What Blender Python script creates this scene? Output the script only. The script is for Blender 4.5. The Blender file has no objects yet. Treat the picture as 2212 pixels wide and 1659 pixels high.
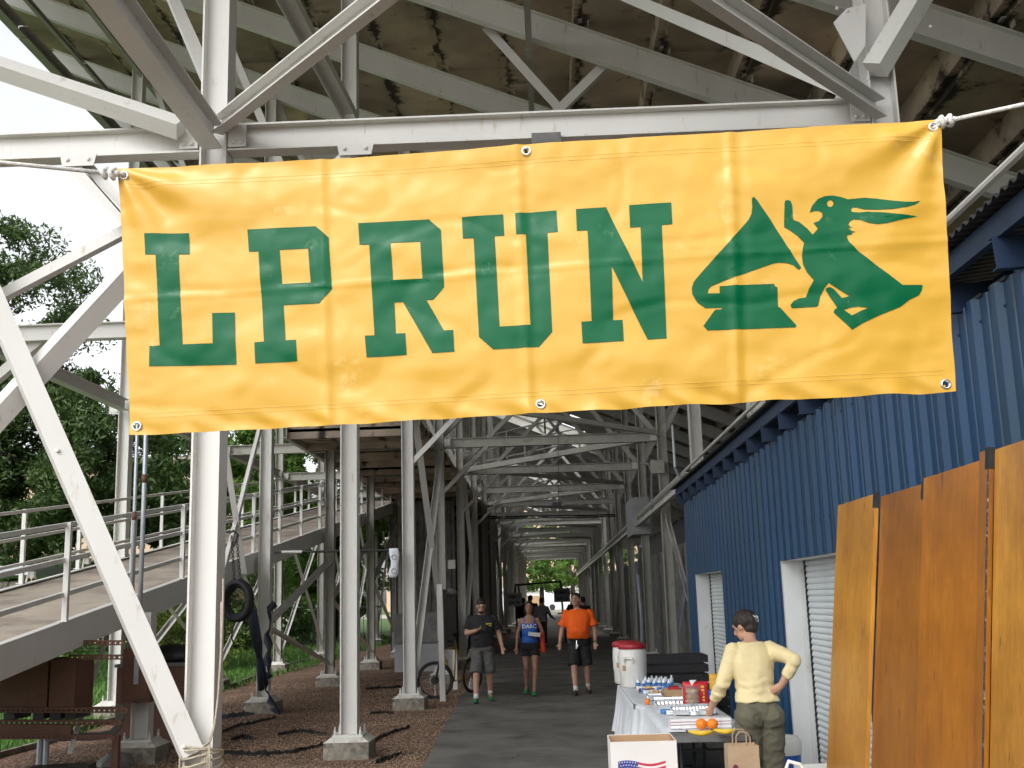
import bpy, math, random
import numpy as np
from mathutils import Vector, Matrix, noise
R = math.radians
random.seed(7); rng = np.random.default_rng(7)
scn = bpy.context.scene
COL = scn.collection

# ------------------------------------------------------------------ camera
F_PX, YAW, PIT, ROL = 2389.56, -0.0302, 0.1908, -0.0282
cy_, sy_ = math.cos(YAW), math.sin(YAW)
FW = Vector((sy_*math.cos(PIT), cy_*math.cos(PIT), math.sin(PIT)))
_r0 = Vector((cy_, -sy_, 0)); _u0 = _r0.cross(FW)
RT = _r0*math.cos(ROL) + _u0*math.sin(ROL)
UP = -_r0*math.sin(ROL) + _u0*math.cos(ROL)
EYE = Vector((0, 0, 1.8))
cam_d = bpy.data.cameras.new('camera'); cam = bpy.data.objects.new('camera', cam_d); COL.objects.link(cam)
cam_d.sensor_width = 36; cam_d.lens = F_PX/2212*36; cam_d.clip_start = .05; cam_d.clip_end = 2000
M = Matrix((RT, UP, -FW)).transposed().to_4x4(); M.translation = EYE
cam.matrix_world = M; scn.camera = cam

# ------------------------------------------------------------------ sky, sun, exposure (overcast)
SUN_EL, SUN_AZ = 45, 205            # azimuth measured clockwise from +Y: behind the camera, to the left
w = bpy.data.worlds.new('World'); scn.world = w; w.use_nodes = True
nt = w.node_tree; nt.nodes.clear()
sky = nt.nodes.new('ShaderNodeTexSky'); sky.sky_type = 'NISHITA'; sky.sun_disc = False
sky.sun_elevation = R(SUN_EL); sky.sun_rotation = R(SUN_AZ); sky.air_density = 1.0; sky.dust_density = 3.5; sky.ozone_density = 1.0
hs = nt.nodes.new('ShaderNodeHueSaturation'); hs.inputs['Saturation'].default_value = .07; hs.inputs['Value'].default_value = 2.15
tc = nt.nodes.new('ShaderNodeTexCoord'); mp = nt.nodes.new('ShaderNodeMapping'); mp.inputs['Scale'].default_value = (1, 1, 2.6)
nz = nt.nodes.new('ShaderNodeTexNoise'); nz.inputs['Scale'].default_value = 2.2; nz.inputs['Detail'].default_value = 5
rp = nt.nodes.new('ShaderNodeValToRGB'); rp.color_ramp.elements[0].position = .3; rp.color_ramp.elements[1].position = .72
rp.color_ramp.elements[0].color = (.86, .88, .91, 1); rp.color_ramp.elements[1].color = (1.06, 1.06, 1.06, 1)
mx = nt.nodes.new('ShaderNodeMixRGB'); mx.blend_type = 'MULTIPLY'; mx.inputs[0].default_value = 1
bg = nt.nodes.new('ShaderNodeBackground'); bg.inputs[1].default_value = .15
wo = nt.nodes.new('ShaderNodeOutputWorld')
L = nt.links.new
L(sky.outputs[0], hs.inputs['Color']); L(tc.outputs['Generated'], mp.inputs[0]); L(mp.outputs[0], nz.inputs['Vector']); L(nz.outputs['Fac'], rp.inputs[0])
L(hs.outputs[0], mx.inputs[1]); L(rp.outputs[0], mx.inputs[2]); L(mx.outputs[0], bg.inputs[0]); L(bg.outputs[0], wo.inputs[0])
sd = bpy.data.lights.new('sun', 'SUN'); sd.energy = 0.5; sd.angle = R(25); sd.color = (1, .97, .92)
so = bpy.data.objects.new('sun', sd); COL.objects.link(so)
_el, _az = R(SUN_EL), R(SUN_AZ)
sdir = Vector((math.sin(_az)*math.cos(_el), math.cos(_az)*math.cos(_el), math.sin(_el)))
so.rotation_euler = sdir.to_track_quat('Z', 'Y').to_euler()
scn.view_settings.view_transform = 'Standard'; scn.view_settings.look = 'None'
scn.view_settings.gamma = 1; scn.view_settings.exposure = 0.12; scn.view_settings.use_curve_mapping = False
scn.cycles.max_bounces = 6; scn.cycles.diffuse_bounces = 4

# ------------------------------------------------------------------ pixel ray onto a real plane (measurements taken from the photo, 2212 px wide)
def W(px, py, X=None, Y=None, Z=None):
    d = FW*F_PX + RT*(px-1106) - UP*(py-829.5)
    if X is not None: t = X/d.x
    elif Y is not None: t = Y/d.y
    else: t = (Z-1.8)/d.z
    return EYE + d*t

# ------------------------------------------------------------------ materials
def nodes(m): return m.node_tree.nodes, m.node_tree.links.new
def mat(name, col, rough=.6, metal=0., var=.12, scale=4., bump=0., bscale=60., spec=.5, dirt=None, dirt_amt=.0, dscale=2., stretch=None, alpha=None, coat=0, trans=0):
    m = bpy.data.materials.new(name); m.use_nodes = True
    N, Lk = nodes(m); b = N['Principled BSDF']
    b.inputs['Roughness'].default_value = rough; b.inputs['Metallic'].default_value = metal
    b.inputs['Specular IOR Level'].default_value = spec
    if coat: b.inputs['Coat Weight'].default_value = coat; b.inputs['Coat Roughness'].default_value = .15
    if trans: b.inputs['Transmission Weight'].default_value = trans
    tcn = N.new('ShaderNodeTexCoord'); mpn = N.new('ShaderNodeMapping'); Lk(tcn.outputs['Object'], mpn.inputs[0])
    if stretch: mpn.inputs['Scale'].default_value = stretch
    n = N.new('ShaderNodeTexNoise'); n.inputs['Scale'].default_value = scale; n.inputs['Detail'].default_value = 5; Lk(mpn.outputs[0], n.inputs['Vector'])
    r = N.new('ShaderNodeValToRGB'); Lk(n.outputs['Fac'], r.inputs[0])
    r.color_ramp.elements[0].position = .3; r.color_ramp.elements[1].position = .7
    c = Vector(col[:3])
    r.color_ramp.elements[0].color = (*(c*(1-var)), 1); r.color_ramp.elements[1].color = (*(c*(1+var)), 1)
    out = r.outputs[0]
    if dirt:
        n2 = N.new('ShaderNodeTexNoise'); n2.inputs['Scale'].default_value = dscale; n2.inputs['Detail'].default_value = 8; n2.inputs['Roughness'].default_value = .7
        Lk(mpn.outputs[0], n2.inputs['Vector'])
        r2 = N.new('ShaderNodeValToRGB'); r2.color_ramp.elements[0].position = 1-dirt_amt-.12; r2.color_ramp.elements[1].position = 1-dirt_amt+.06
        r2.color_ramp.elements[0].color = (0, 0, 0, 1); r2.color_ramp.elements[1].color = (1, 1, 1, 1)
        Lk(n2.outputs['Fac'], r2.inputs[0])
        m2 = N.new('ShaderNodeMixRGB'); Lk(r2.outputs[0], m2.inputs[0]); Lk(out, m2.inputs[1]); m2.inputs[2].default_value = (*dirt, 1)
        out = m2.outputs[0]
    Lk(out, b.inputs['Base Color'])
    if bump:
        n3 = N.new('ShaderNodeTexNoise'); n3.inputs['Scale'].default_value = bscale; n3.inputs['Detail'].default_value = 4; Lk(mpn.outputs[0], n3.inputs['Vector'])
        bp = N.new('ShaderNodeBump'); bp.inputs['Strength'].default_value = bump; bp.inputs['Distance'].default_value = .01
        Lk(n3.outputs['Fac'], bp.inputs['Height']); Lk(bp.outputs[0], b.inputs['Normal'])
    return m

MT = {}
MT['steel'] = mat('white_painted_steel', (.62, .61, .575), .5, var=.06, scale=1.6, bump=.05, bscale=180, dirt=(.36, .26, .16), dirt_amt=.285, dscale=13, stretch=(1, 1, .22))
MT['steel2'] = mat('shaded_painted_steel', (.38, .37, .33), .6, var=.09, scale=2.4, bump=.06, bscale=140, dirt=(.25, .19, .12), dirt_amt=.33, dscale=5)  # same paint darkened, the shade deep under the stand put into its colour, plus grime
MT['galv'] = mat('galvanised', (.42, .45, .48), .45, .5, var=.1, scale=9)
MT['conc'] = mat('weathered_concrete', (.30, .27, .22), .9, var=.3, scale=6, bump=.3, bscale=50, dirt=(.10, .09, .075), dirt_amt=.42, dscale=4)
MT['concw'] = mat('painted_concrete_top', (.6, .58, .52), .8, var=.15, scale=8, bump=.2, bscale=60, dirt=(.3, .25, .19), dirt_amt=.36, dscale=9)
MT['blue'] = mat('blue_sheet_metal', (.005, .040, .102), .42, var=.14, scale=1.2, stretch=(1, 1, .25), spec=.45, dirt=(.014, .045, .085), dirt_amt=.38, dscale=2.2, bump=.04, bscale=14)
MT['bluedk'] = mat('dark_blue_channel', (.012, .03, .07), .5, var=.15)
MT['door'] = mat('white_roll_door', (.62, .66, .67), .42, var=.05, scale=3, dirt=(.42, .42, .4), dirt_amt=.3, dscale=5)
MT['frame'] = mat('white_door_frame', (.62, .63, .62), .5, var=.06, scale=3, dirt=(.4, .37, .3), dirt_amt=.28, dscale=4)
MT['black'] = mat('black_rubber', (.018, .018, .02), .7, var=.3, scale=20, bump=.2)
MT['dark'] = mat('dark_metal', (.04, .04, .042), .5, .3, var=.2)
MT['brown'] = mat('brown_painted_metal', (.135, .060, .036), .65, var=.2, scale=3, bump=.08, dirt=(.05, .03, .02), dirt_amt=.36, dscale=3)
MT['chrome'] = mat('bright_metal', (.75, .76, .78), .22, 1., var=.05)
MT['rope'] = mat('white_rope', (.82, .80, .74), .85, var=.15, scale=60, bump=.8, bscale=300)
MT['rope2'] = mat('tan_rope', (.5, .44, .32), .85, var=.15, scale=60, bump=.8, bscale=300)
MT['gunnel'] = mat('grey_corrugated', (.17, .17, .165), .55, var=.2, scale=3, dirt=(.09, .08, .07), dirt_amt=.4)
MT['navy'] = mat('navy_tarp', (.022, .032, .055), .6, var=.3, scale=8, bump=.4, bscale=20)
MT['plastic_black'] = mat('black_plastic_sheet', (.012, .012, .014), .45, var=.3, bump=.5, bscale=30)
MT['white_plastic'] = mat('white_plastic', (.74, .73, .68), .38, var=.04, scale=6, dirt=(.5, .46, .38), dirt_amt=.22, dscale=7)
MT['red_plastic'] = mat('red_plastic', (.36, .02, .03), .4, var=.1)
MT['blue_plastic'] = mat('blue_plastic', (.01, .10, .42), .4, var=.1)
MT['cloth_white'] = mat('white_tablecloth', (.70, .73, .76), .55, var=.05, scale=5, bump=.1, bscale=40)
MT['foil'] = mat('aluminium_foil', (.86, .87, .88), .3, 1., var=.04, bump=.08, bscale=25)
MT['card'] = mat('cardboard', (.42, .27, .15), .85, var=.08)
MT['cardwhite'] = mat('white_cardboard', (.70, .68, .66), .7, var=.04, scale=3)
MT['kraft'] = mat('kraft_paper', (.42, .30, .19), .85, var=.08, scale=6, bump=.15, bscale=30)
MT['maroon'] = mat('maroon_print', (.16, .02, .06), .8)
MT['red'] = mat('red_print', (.50, .02, .03), .45, var=.08, bump=.2, bscale=20)
MT['gold'] = mat('yellow_print', (.75, .42, .05), .5)
MT['flagblue'] = mat('flag_blue_print', (.03, .05, .26), .7)
MT['flagred'] = mat('flag_red_print', (.50, .03, .06), .7)
MT['orange_fruit'] = mat('orange_peel', (.85, .23, .01), .45, var=.08, scale=10, bump=.3, bscale=150)
MT['banana'] = mat('banana_peel', (.74, .47, .03), .5, var=.12, scale=14, dirt=(.2, .11, .02), dirt_amt=.28, dscale=20)
MT['bun'] = mat('bread', (.62, .38, .17), .8, var=.25, scale=20)
MT['bottleblue'] = mat('blue_label', (.06, .20, .50), .4, var=.2, scale=30)
MT['tanwall'] = mat('tan_stucco', (.55, .40, .27), .9, var=.06)
MT['asphalt'] = mat('asphalt', (.115, .110, .101), .88, var=.34, scale=1.3, bump=.5, bscale=130, dirt=(.19, .178, .158), dirt_amt=.46, dscale=.9)
MT['rampdeck'] = mat('ramp_deck_concrete', (.40, .34, .275), .9, var=.16, scale=1.5, bump=.2, bscale=60, dirt=(.22, .17, .14), dirt_amt=.42, dscale=1.3)
MT['rubbergreen'] = mat('shoe_green', (.02, .22, .08), .6, var=.3)

# concrete planks of the stand seen from below, with dark water stains running from the joints
def soffit_mat():
    m = mat('precast_soffit', (.46, .385, .33), .9, var=.2, scale=1.7, bump=.35, bscale=22)
    N, Lk = nodes(m); b = N['Principled BSDF']; src = b.inputs['Base Color'].links[0].from_socket
    tcn = N.new('ShaderNodeTexCoord'); mpn = N.new('ShaderNodeMapping'); mpn.inputs['Scale'].default_value = (1.0, 1.3, 1.4); Lk(tcn.outputs['Object'], mpn.inputs[0])
    n = N.new('ShaderNodeTexNoise'); n.inputs['Scale'].default_value = 1.35; n.inputs['Detail'].default_value = 9; n.inputs['Roughness'].default_value = .72; Lk(mpn.outputs[0], n.inputs['Vector'])
    sx = N.new('ShaderNodeSeparateXYZ'); Lk(tcn.outputs['Object'], sx.inputs[0])
    def M_(op, a, b_=None):
        q = N.new('ShaderNodeMath'); q.operation = op
        for i_, v_ in enumerate((a, b_)):
            if v_ is None: continue
            if isinstance(v_, (int, float)): q.inputs[i_].default_value = v_
            else: Lk(v_, q.inputs[i_])
        return q.outputs[0]
    fx = M_('FRACT', M_('DIVIDE', M_('ADD', sx.outputs[0], 10.9), 1.05))      # 0..1 across one seating plank
    edge = M_('ABSOLUTE', M_('SUBTRACT', fx, .5)); fac = M_('ADD', n.outputs['Fac'], M_('MULTIPLY', M_('POWER', M_('MULTIPLY', edge, 2), 4), .2))
    r = N.new('ShaderNodeValToRGB'); r.color_ramp.elements[0].position = .595; r.color_ramp.elements[1].position = .69
    Lk(fac, r.inputs[0])
    mm = N.new('ShaderNodeMixRGB'); Lk(r.outputs[0], mm.inputs[0]); Lk(src, mm.inputs[1]); mm.inputs[2].default_value = (.045, .036, .028, 1)
    n2 = N.new('ShaderNodeTexNoise'); n2.inputs['Scale'].default_value = .5; n2.inputs['Detail'].default_value = 6; Lk(tcn.outputs['Object'], n2.inputs['Vector'])
    r2 = N.new('ShaderNodeValToRGB'); r2.color_ramp.elements[0].color = (.62, .62, .62, 1); r2.color_ramp.elements[1].color = (1.25, 1.2, 1.12, 1)
    r2.color_ramp.elements[0].position = .35; r2.color_ramp.elements[1].position = .65
    Lk(n2.outputs['Fac'], r2.inputs[0])
    m3 = N.new('ShaderNodeMixRGB'); m3.blend_type = 'MULTIPLY'; m3.inputs[0].default_value = 1; Lk(mm.outputs[0], m3.inputs[1]); Lk(r2.outputs[0], m3.inputs[2])
    oi = N.new('ShaderNodeObjectInfo'); m4 = N.new('ShaderNodeMixRGB'); m4.blend_type = 'MULTIPLY'; m4.inputs[0].default_value = 1; r4 = N.new('ShaderNodeValToRGB'); r4.color_ramp.elements[0].color = (.74, .72, .68, 1); r4.color_ramp.elements[1].color = (1.1, 1.08, 1.02, 1)
    Lk(oi.outputs['Random'], r4.inputs[0]); Lk(m3.outputs[0], m4.inputs[1]); Lk(r4.outputs[0], m4.inputs[2]); Lk(m4.outputs[0], b.inputs['Base Color'])
    return m
MT['soffit'] = soffit_mat()

def gravel_mat():
    m = bpy.data.materials.new('brown_gravel'); m.use_nodes = True; N, Lk = nodes(m); b = N['Principled BSDF']; b.inputs['Roughness'].default_value = .9
    tcn = N.new('ShaderNodeTexCoord'); v = N.new('ShaderNodeTexVoronoi'); v.inputs['Scale'].default_value = 34; Lk(tcn.outputs['Object'], v.inputs['Vector'])
    r = N.new('ShaderNodeValToRGB'); e = r.color_ramp.elements
    e[0].position = 0; e[0].color = (.09, .052, .034, 1); e[1].position = 1; e[1].color = (.48, .37, .28, 1)
    for p, c in ((.3, (.17, .096, .062)), (.6, (.22, .13, .085)), (.85, (.30, .19, .13))):
        q = e.new(p); q.color = (*c, 1)
    sp = N.new('ShaderNodeSeparateColor'); Lk(v.outputs['Color'], sp.inputs[0]); Lk(sp.outputs[0], r.inputs[0])
    n = N.new('ShaderNodeTexNoise'); n.inputs['Scale'].default_value = 1.2; n.inputs['Detail'].default_value = 5; Lk(tcn.outputs['Object'], n.inputs['Vector'])
    r2 = N.new('ShaderNodeValToRGB'); r2.color_ramp.elements[0].color = (.65, .62, .6, 1); r2.color_ramp.elements[1].color = (1.15, 1.1, 1.05, 1); r2.color_ramp.elements[0].position = .35; r2.color_ramp.elements[1].position = .65
    Lk(n.outputs['Fac'], r2.inputs[0])
    mm = N.new('ShaderNodeMixRGB'); mm.blend_type = 'MULTIPLY'; mm.inputs[0].default_value = 1; Lk(r.outputs[0], mm.inputs[1]); Lk(r2.outputs[0], mm.inputs[2]); Lk(mm.outputs[0], b.inputs['Base Color'])
    bp = N.new('ShaderNodeBump'); bp.inputs['Strength'].default_value = .9; bp.inputs['Distance'].default_value = .02; bp.invert = True
    Lk(v.outputs['Distance'], bp.inputs['Height']); Lk(bp.outputs[0], b.inputs['Normal'])
    return m
MT['gravel'] = gravel_mat()

def wood_mat(name, c1, c2):
    m = bpy.data.materials.new(name); m.use_nodes = True; N, Lk = nodes(m); b = N['Principled BSDF']
    b.inputs['Roughness'].default_value = .38; b.inputs['Specular IOR Level'].default_value = .4; b.inputs['Coat Weight'].default_value = .25; b.inputs['Coat Roughness'].default_value = .3
    tcn = N.new('ShaderNodeTexCoord'); mpn = N.new('ShaderNodeMapping'); mpn.inputs['Scale'].default_value = (14, 14, .7); Lk(tcn.outputs['Object'], mpn.inputs[0])
    n = N.new('ShaderNodeTexNoise'); n.inputs['Scale'].default_value = 2.2; n.inputs['Detail'].default_value = 8; n.inputs['Distortion'].default_value = .6; Lk(mpn.outputs[0], n.inputs['Vector'])
    r = N.new('ShaderNodeValToRGB'); r.color_ramp.elements[0].position = .3; r.color_ramp.elements[1].position = .7
    r.color_ramp.elements[0].color = (*c1, 1); r.color_ramp.elements[1].color = (*c2, 1); Lk(n.outputs['Fac'], r.inputs[0])
    n2 = N.new('ShaderNodeTexNoise'); n2.inputs['Scale'].default_value = 2.0; n2.inputs['Detail'].default_value = 4; Lk(tcn.outputs['Object'], n2.inputs['Vector'])
    r2 = N.new('ShaderNodeValToRGB'); r2.color_ramp.elements[0].color = (.72, .66, .6, 1); r2.color_ramp.elements[1].color = (1.2, 1.2, 1.2, 1); r2.color_ramp.elements[0].position = .33; r2.color_ramp.elements[1].position = .67
    Lk(n2.outputs['Fac'], r2.inputs[0])
    mm = N.new('ShaderNodeMixRGB'); mm.blend_type = 'MULTIPLY'; mm.inputs[0].default_value = 1; Lk(r.outputs[0], mm.inputs[1]); Lk(r2.outputs[0], mm.inputs[2])
    mpf = N.new('ShaderNodeMapping'); mpf.inputs['Scale'].default_value = (150, 150, 3); Lk(tcn.outputs['Object'], mpf.inputs[0])
    nf = N.new('ShaderNodeTexNoise'); nf.inputs['Scale'].default_value = 1.; nf.inputs['Detail'].default_value = 5; Lk(mpf.outputs[0], nf.inputs['Vector'])
    rf = N.new('ShaderNodeValToRGB'); rf.color_ramp.elements[0].position = .3; rf.color_ramp.elements[1].position = .7; rf.color_ramp.elements[0].color = (.85, .81, .77, 1); rf.color_ramp.elements[1].color = (1.12, 1.12, 1.12, 1); Lk(nf.outputs['Fac'], rf.inputs[0])
    mf = N.new('ShaderNodeMixRGB'); mf.blend_type = 'MULTIPLY'; mf.inputs[0].default_value = 1; Lk(mm.outputs[0], mf.inputs[1]); Lk(rf.outputs[0], mf.inputs[2]); mm = mf
    mp3 = N.new('ShaderNodeMapping'); mp3.inputs['Scale'].default_value = (26, 26, 5); Lk(tcn.outputs['Object'], mp3.inputs[0])
    n3 = N.new('ShaderNodeTexNoise'); n3.inputs['Scale'].default_value = 1.; n3.inputs['Detail'].default_value = 7; Lk(mp3.outputs[0], n3.inputs['Vector'])
    r3 = N.new('ShaderNodeValToRGB'); r3.color_ramp.elements[0].position = .66; r3.color_ramp.elements[1].position = .75; Lk(n3.outputs['Fac'], r3.inputs[0])
    m3 = N.new('ShaderNodeMixRGB'); Lk(r3.outputs[0], m3.inputs[0]); Lk(mm.outputs[0], m3.inputs[1]); m3.inputs[2].default_value = (.07, .03, .012, 1)
    Lk(m3.outputs[0], b.inputs['Base Color'])
    return m
MT['wood1'] = wood_mat('varnished_wood_light', (.47, .205, .022), (.57, .275, .034))
MT['wood2'] = wood_mat('varnished_wood_dark', (.30, .10, .006), (.38, .145, .009))
MT['scuff'] = mat('scuffed_metal', (.05, .042, .04), .6, .2, var=.3, dirt=(.5, .44, .36), dirt_amt=.36, dscale=45)
MT['wood3'] = wood_mat('varnished_wood_orange', (.38, .127, .004), (.48, .18, .007))

def leaf_mat(name, c1, c2, tr=.35):
    m = bpy.data.materials.new(name); m.use_nodes = True; N, Lk = nodes(m); b = N['Principled BSDF']; b.inputs['Roughness'].default_value = .55
    g = N.new('ShaderNodeObjectInfo'); ge = N.new('ShaderNodeNewGeometry'); n = N.new('ShaderNodeTexNoise'); n.inputs['Scale'].default_value = .9; n.inputs['Detail'].default_value = 4
    Lk(ge.outputs['Position'], n.inputs['Vector'])
    ad = N.new('ShaderNodeMath'); ad.operation = 'MULTIPLY_ADD'; Lk(ge.outputs['Random Per Island'], ad.inputs[0]); ad.inputs[1].default_value = .45; Lk(n.outputs['Fac'], ad.inputs[2])
    r = N.new('ShaderNodeValToRGB'); r.color_ramp.elements[0].position = .35; r.color_ramp.elements[1].position = .95
    r.color_ramp.elements[0].color = (*c1, 1); r.color_ramp.elements[1].color = (*c2, 1); Lk(ad.outputs[0], r.inputs[0]); Lk(r.outputs[0], b.inputs['Base Color'])
    t = N.new('ShaderNodeBsdfTranslucent'); Lk(r.outputs[0], t.inputs[0]); ms = N.new('ShaderNodeMixShader'); ms.inputs[0].default_value = tr
    Lk(b.outputs[0], ms.inputs[1]); Lk(t.outputs[0], ms.inputs[2]); Lk(ms.outputs[0], N['Material Output'].inputs[0])
    return m
MT['leafdk'] = leaf_mat('dark_leaves', (.028, .062, .016), (.095, .16, .04))
MT['leaf'] = leaf_mat('green_leaves', (.05, .12, .02), (.17, .30, .05), .45)
MT['leafy'] = leaf_mat('yellow_green_leaves', (.08, .14, .02), (.28, .36, .07), .45)
MT['grass'] = leaf_mat('grass_blades', (.045, .12, .018), (.12, .24, .04), .3)
MT['bark'] = mat('bark', (.06, .048, .036), .95, var=.3, scale=12, bump=.6, bscale=30)
MT['lawn'] = mat('lawn', (.05, .12, .022), .95, var=.3, scale=3, bump=.4, bscale=60, dirt=(.10, .15, .04), dirt_amt=.42, dscale=1.5)
MT['skin'] = mat('skin', (.50, .28, .19), .5, var=.06, scale=8)
MT['skin2'] = mat('tanned_skin', (.36, .18, .11), .5, var=.06, scale=8)
MT['hair'] = mat('brown_hair', (.018, .010, .007), .6, var=.4, scale=30, stretch=(3, 3, 1), bump=.6, bscale=60)
MT['shirt_black'] = mat('black_cotton', (.016, .016, .018), .85, var=.2, bump=.25, bscale=30)
MT['shirt_blue'] = mat('blue_singlet', (.012, .10, .42), .6, var=.12, bump=.25, bscale=30)
MT['shirt_orange'] = mat('safety_orange_cotton', (.95, .13, .005), .8, var=.06, bump=.3, bscale=18)
MT['cardigan'] = mat('cream_knit', (.72, .60, .33), .85, var=.05, scale=5, bump=.35, bscale=22)
MT['olive'] = mat('olive_trousers', (.115, .105, .07), .85, var=.1, bump=.4, bscale=14)
MT['short_grey'] = mat('grey_check_shorts', (.10, .098, .095), .85, var=.4, scale=40)
MT['short_black'] = mat('black_shorts', (.014, .014, .015), .8, var=.2)
MT['grey_cloth'] = mat('grey_sweatshirt', (.16, .16, .165), .85, var=.1)
MT['dark_cloth'] = mat('dark_clothes', (.02, .018, .02), .85, var=.2)
MT['shirt_red'] = mat('red_jacket', (.60, .06, .02), .7, var=.12, bump=.4, bscale=20)
MT['white'] = mat('plain_white', (.75, .75, .75), .6, var=.03)
MT['yellow_print'] = mat('yellow_lettering', (.6, .5, .05), .6)
MT['grey_sign'] = mat('grey_signboard', (.35, .35, .36), .7, var=.06)
MT['ink'] = mat('black_ink', (.015, .015, .015), .7)
MT['bikered'] = mat('yellow_bike_frame', (.5, .32, .03), .35)

# ------------------------------------------------------------------ object helpers
WL = {}
def thing(name, label=None, cat=None, loc=(0, 0, 0), group=None, kind=None):
    o = bpy.data.objects.new(name, None); o.empty_display_size = .2; COL.objects.link(o); o.location = loc; WL[o.name] = Vector(loc)
    tag(o, label, cat, group, kind); return o
def tag(o, label=None, cat=None, group=None, kind=None):
    if label: o['label'] = label
    if cat: o['category'] = cat
    if group: o['group'] = group
    if kind: o['kind'] = kind
    return o
class MB:
    def __init__(s): s.v = []; s.f = []
    def add(s, vs, fs):
        k = len(s.v); s.v += [tuple(p) for p in vs]; s.f += [tuple(i+k for i in q) for q in fs]; return s
    def box(s, c, d, rz=0, rot=None):
        c = Vector(c); h = Vector(d)*.5; m = rot if rot is not None else Matrix.Rotation(rz, 3, 'Z')
        P = [c + m @ Vector((x*h.x, y*h.y, z*h.z)) for x in (-1, 1) for y in (-1, 1) for z in (-1, 1)]
        return s.add(P, [(0, 1, 3, 2), (4, 6, 7, 5), (0, 4, 5, 1), (2, 3, 7, 6), (0, 2, 6, 4), (1, 5, 7, 3)])
    def bar(s, p, q, a, b, up=(0, 0, 1), ou=0, ov=0):
        p = Vector(p); q = Vector(q); ax = (q-p).normalized(); u = Vector(up); u = u-ax*u.dot(ax)
        if u.length < 1e-4: u = Vector((1, 0, 0)) - ax*ax.x
        u.normalize(); v = ax.cross(u)
        P = []
        for e in (p, q):
            for i in (-.5, .5):
                for j in (-.5, .5): P.append(e + u*(ou+i*a) + v*(ov+j*b))
        return s.add(P, [(0, 1, 3, 2), (4, 6, 7, 5), (0, 4, 5, 1), (2, 3, 7, 6), (0, 2, 6, 4), (1, 5, 7, 3)])
    def hsec(s, p, q, w, d, t, u):
        s.bar(p, q, t, d, u, ou=w/2-t/2); s.bar(p, q, t, d, u, ou=-w/2+t/2); s.bar(p, q, w-2*t, t, u); return s
    def csec(s, p, q, w, d, t, u, side=1):
        s.bar(p, q, t, d, u, ou=w/2-t/2, ov=side*d/2); s.bar(p, q, t, d, u, ou=-w/2+t/2, ov=side*d/2); s.bar(p, q, w-2*t, t, u, ov=side*t/2); return s
    def ang(s, p, q, w, t, u, side=1):
        s.bar(p, q, w, t, u, ou=w/2); s.bar(p, q, t, w-t, u, ou=t/2, ov=side*(w/2)); return s
    def tube(s, pts, r, n=8, caps=True):
        pts = [Vector(p) for p in pts]; rs = r if isinstance(r, (list, tuple)) else [r]*len(pts)
        k0 = len(s.v); prev = None
        for i, p in enumerate(pts):
            t = (pts[min(i+1, len(pts)-1)]-pts[max(i-1, 0)]).normalized()
            if prev is None:
                u = t.orthogonal().normalized()
            else:
                u = (prev - t*prev.dot(t)).normalized()
            prev = u; v = t.cross(u)
            s.v += [tuple(p + (u*math.cos(2*math.pi*j/n)+v*math.sin(2*math.pi*j/n))*rs[i]) for j in range(n)]
        for i in range(len(pts)-1):
            for j in range(n):
                a = k0+i*n+j; b = k0+i*n+(j+1) % n; s.f.append((a, b, b+n, a+n))
        if caps:
            s.f.append(tuple(k0+j for j in range(n-1, -1, -1))); s.f.append(tuple(k0+(len(pts)-1)*n+j for j in range(n)))
        return s
    def rings(s, secs, n=16, caps=True):
        # secs: list of (center, rx, ry) or (center, rx, ry, tiltx) horizontal ellipses lofted
        k0 = len(s.v)
        for sec in secs:
            c = Vector(sec[0]); rx, ry = sec[1:3]; yaw = sec[3] if len(sec) > 3 else 0; e = sec[4] if len(sec) > 4 else 2
            for j in range(n):
                a = 2*math.pi*j/n; ca, sa = math.cos(a), math.sin(a)
                x = rx*abs(ca)**(2/e)*(1 if ca >= 0 else -1); y = ry*abs(sa)**(2/e)*(1 if sa >= 0 else -1)
                s.v.append((c.x+x*math.cos(yaw)-y*math.sin(yaw), c.y+x*math.sin(yaw)+y*math.cos(yaw), c.z))
        for i in range(len(secs)-1):
            for j in range(n):
                a = k0+i*n+j; b = k0+i*n+(j+1) % n; s.f.append((a, b, b+n, a+n))
        if caps:
            s.f.append(tuple(k0+j for j in range(n-1, -1, -1))); s.f.append(tuple(k0+(len(secs)-1)*n+j for j in range(n)))
        return s
    def lathe(s, prof, c=(0, 0, 0), n=20, caps=True):
        return s.rings([((c[0], c[1], c[2]+z), r, r) for r, z in prof], n, caps)
    def sph(s, c, r, n=12, m=8, rot=None):
        c = Vector(c); r = Vector((r, r, r)) if isinstance(r, (int, float)) else Vector(r); k0 = len(s.v); mm = rot or Matrix.Identity(3)
        P = [c + mm @ Vector((0, 0, -r.z))]
        for i in range(1, m):
            t = -math.pi/2+math.pi*i/m
            for j in range(n):
                a = 2*math.pi*j/n; P.append(c + mm @ Vector((r.x*math.cos(t)*math.cos(a), r.y*math.cos(t)*math.sin(a), r.z*math.sin(t))))
        P.append(c + mm @ Vector((0, 0, r.z))); F = []
        for j in range(n): F.append((0, 1+(j+1) % n, 1+j))
        for i in range(m-2):
            for j in range(n):
                a = 1+i*n+j; b = 1+i*n+(j+1) % n; F.append((a, b, b+n, a+n))
        top = len(P)-1
        for j in range(n): F.append((top, 1+(m-2)*n+j, 1+(m-2)*n+(j+1) % n))
        return s.add(P, F)
    def cap(s, p, q, r1, r2, n=12):
        p = Vector(p); q = Vector(q); s.tube([p, q], [r1, r2], n); s.sph(p, r1, n, 8); s.sph(q, r2, n, 8); return s
    def chain(s, pts, rs, n=12):
        for i in range(len(pts)-1): s.cap(pts[i], pts[i+1], rs[i], rs[i+1], n)
        return s
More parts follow.
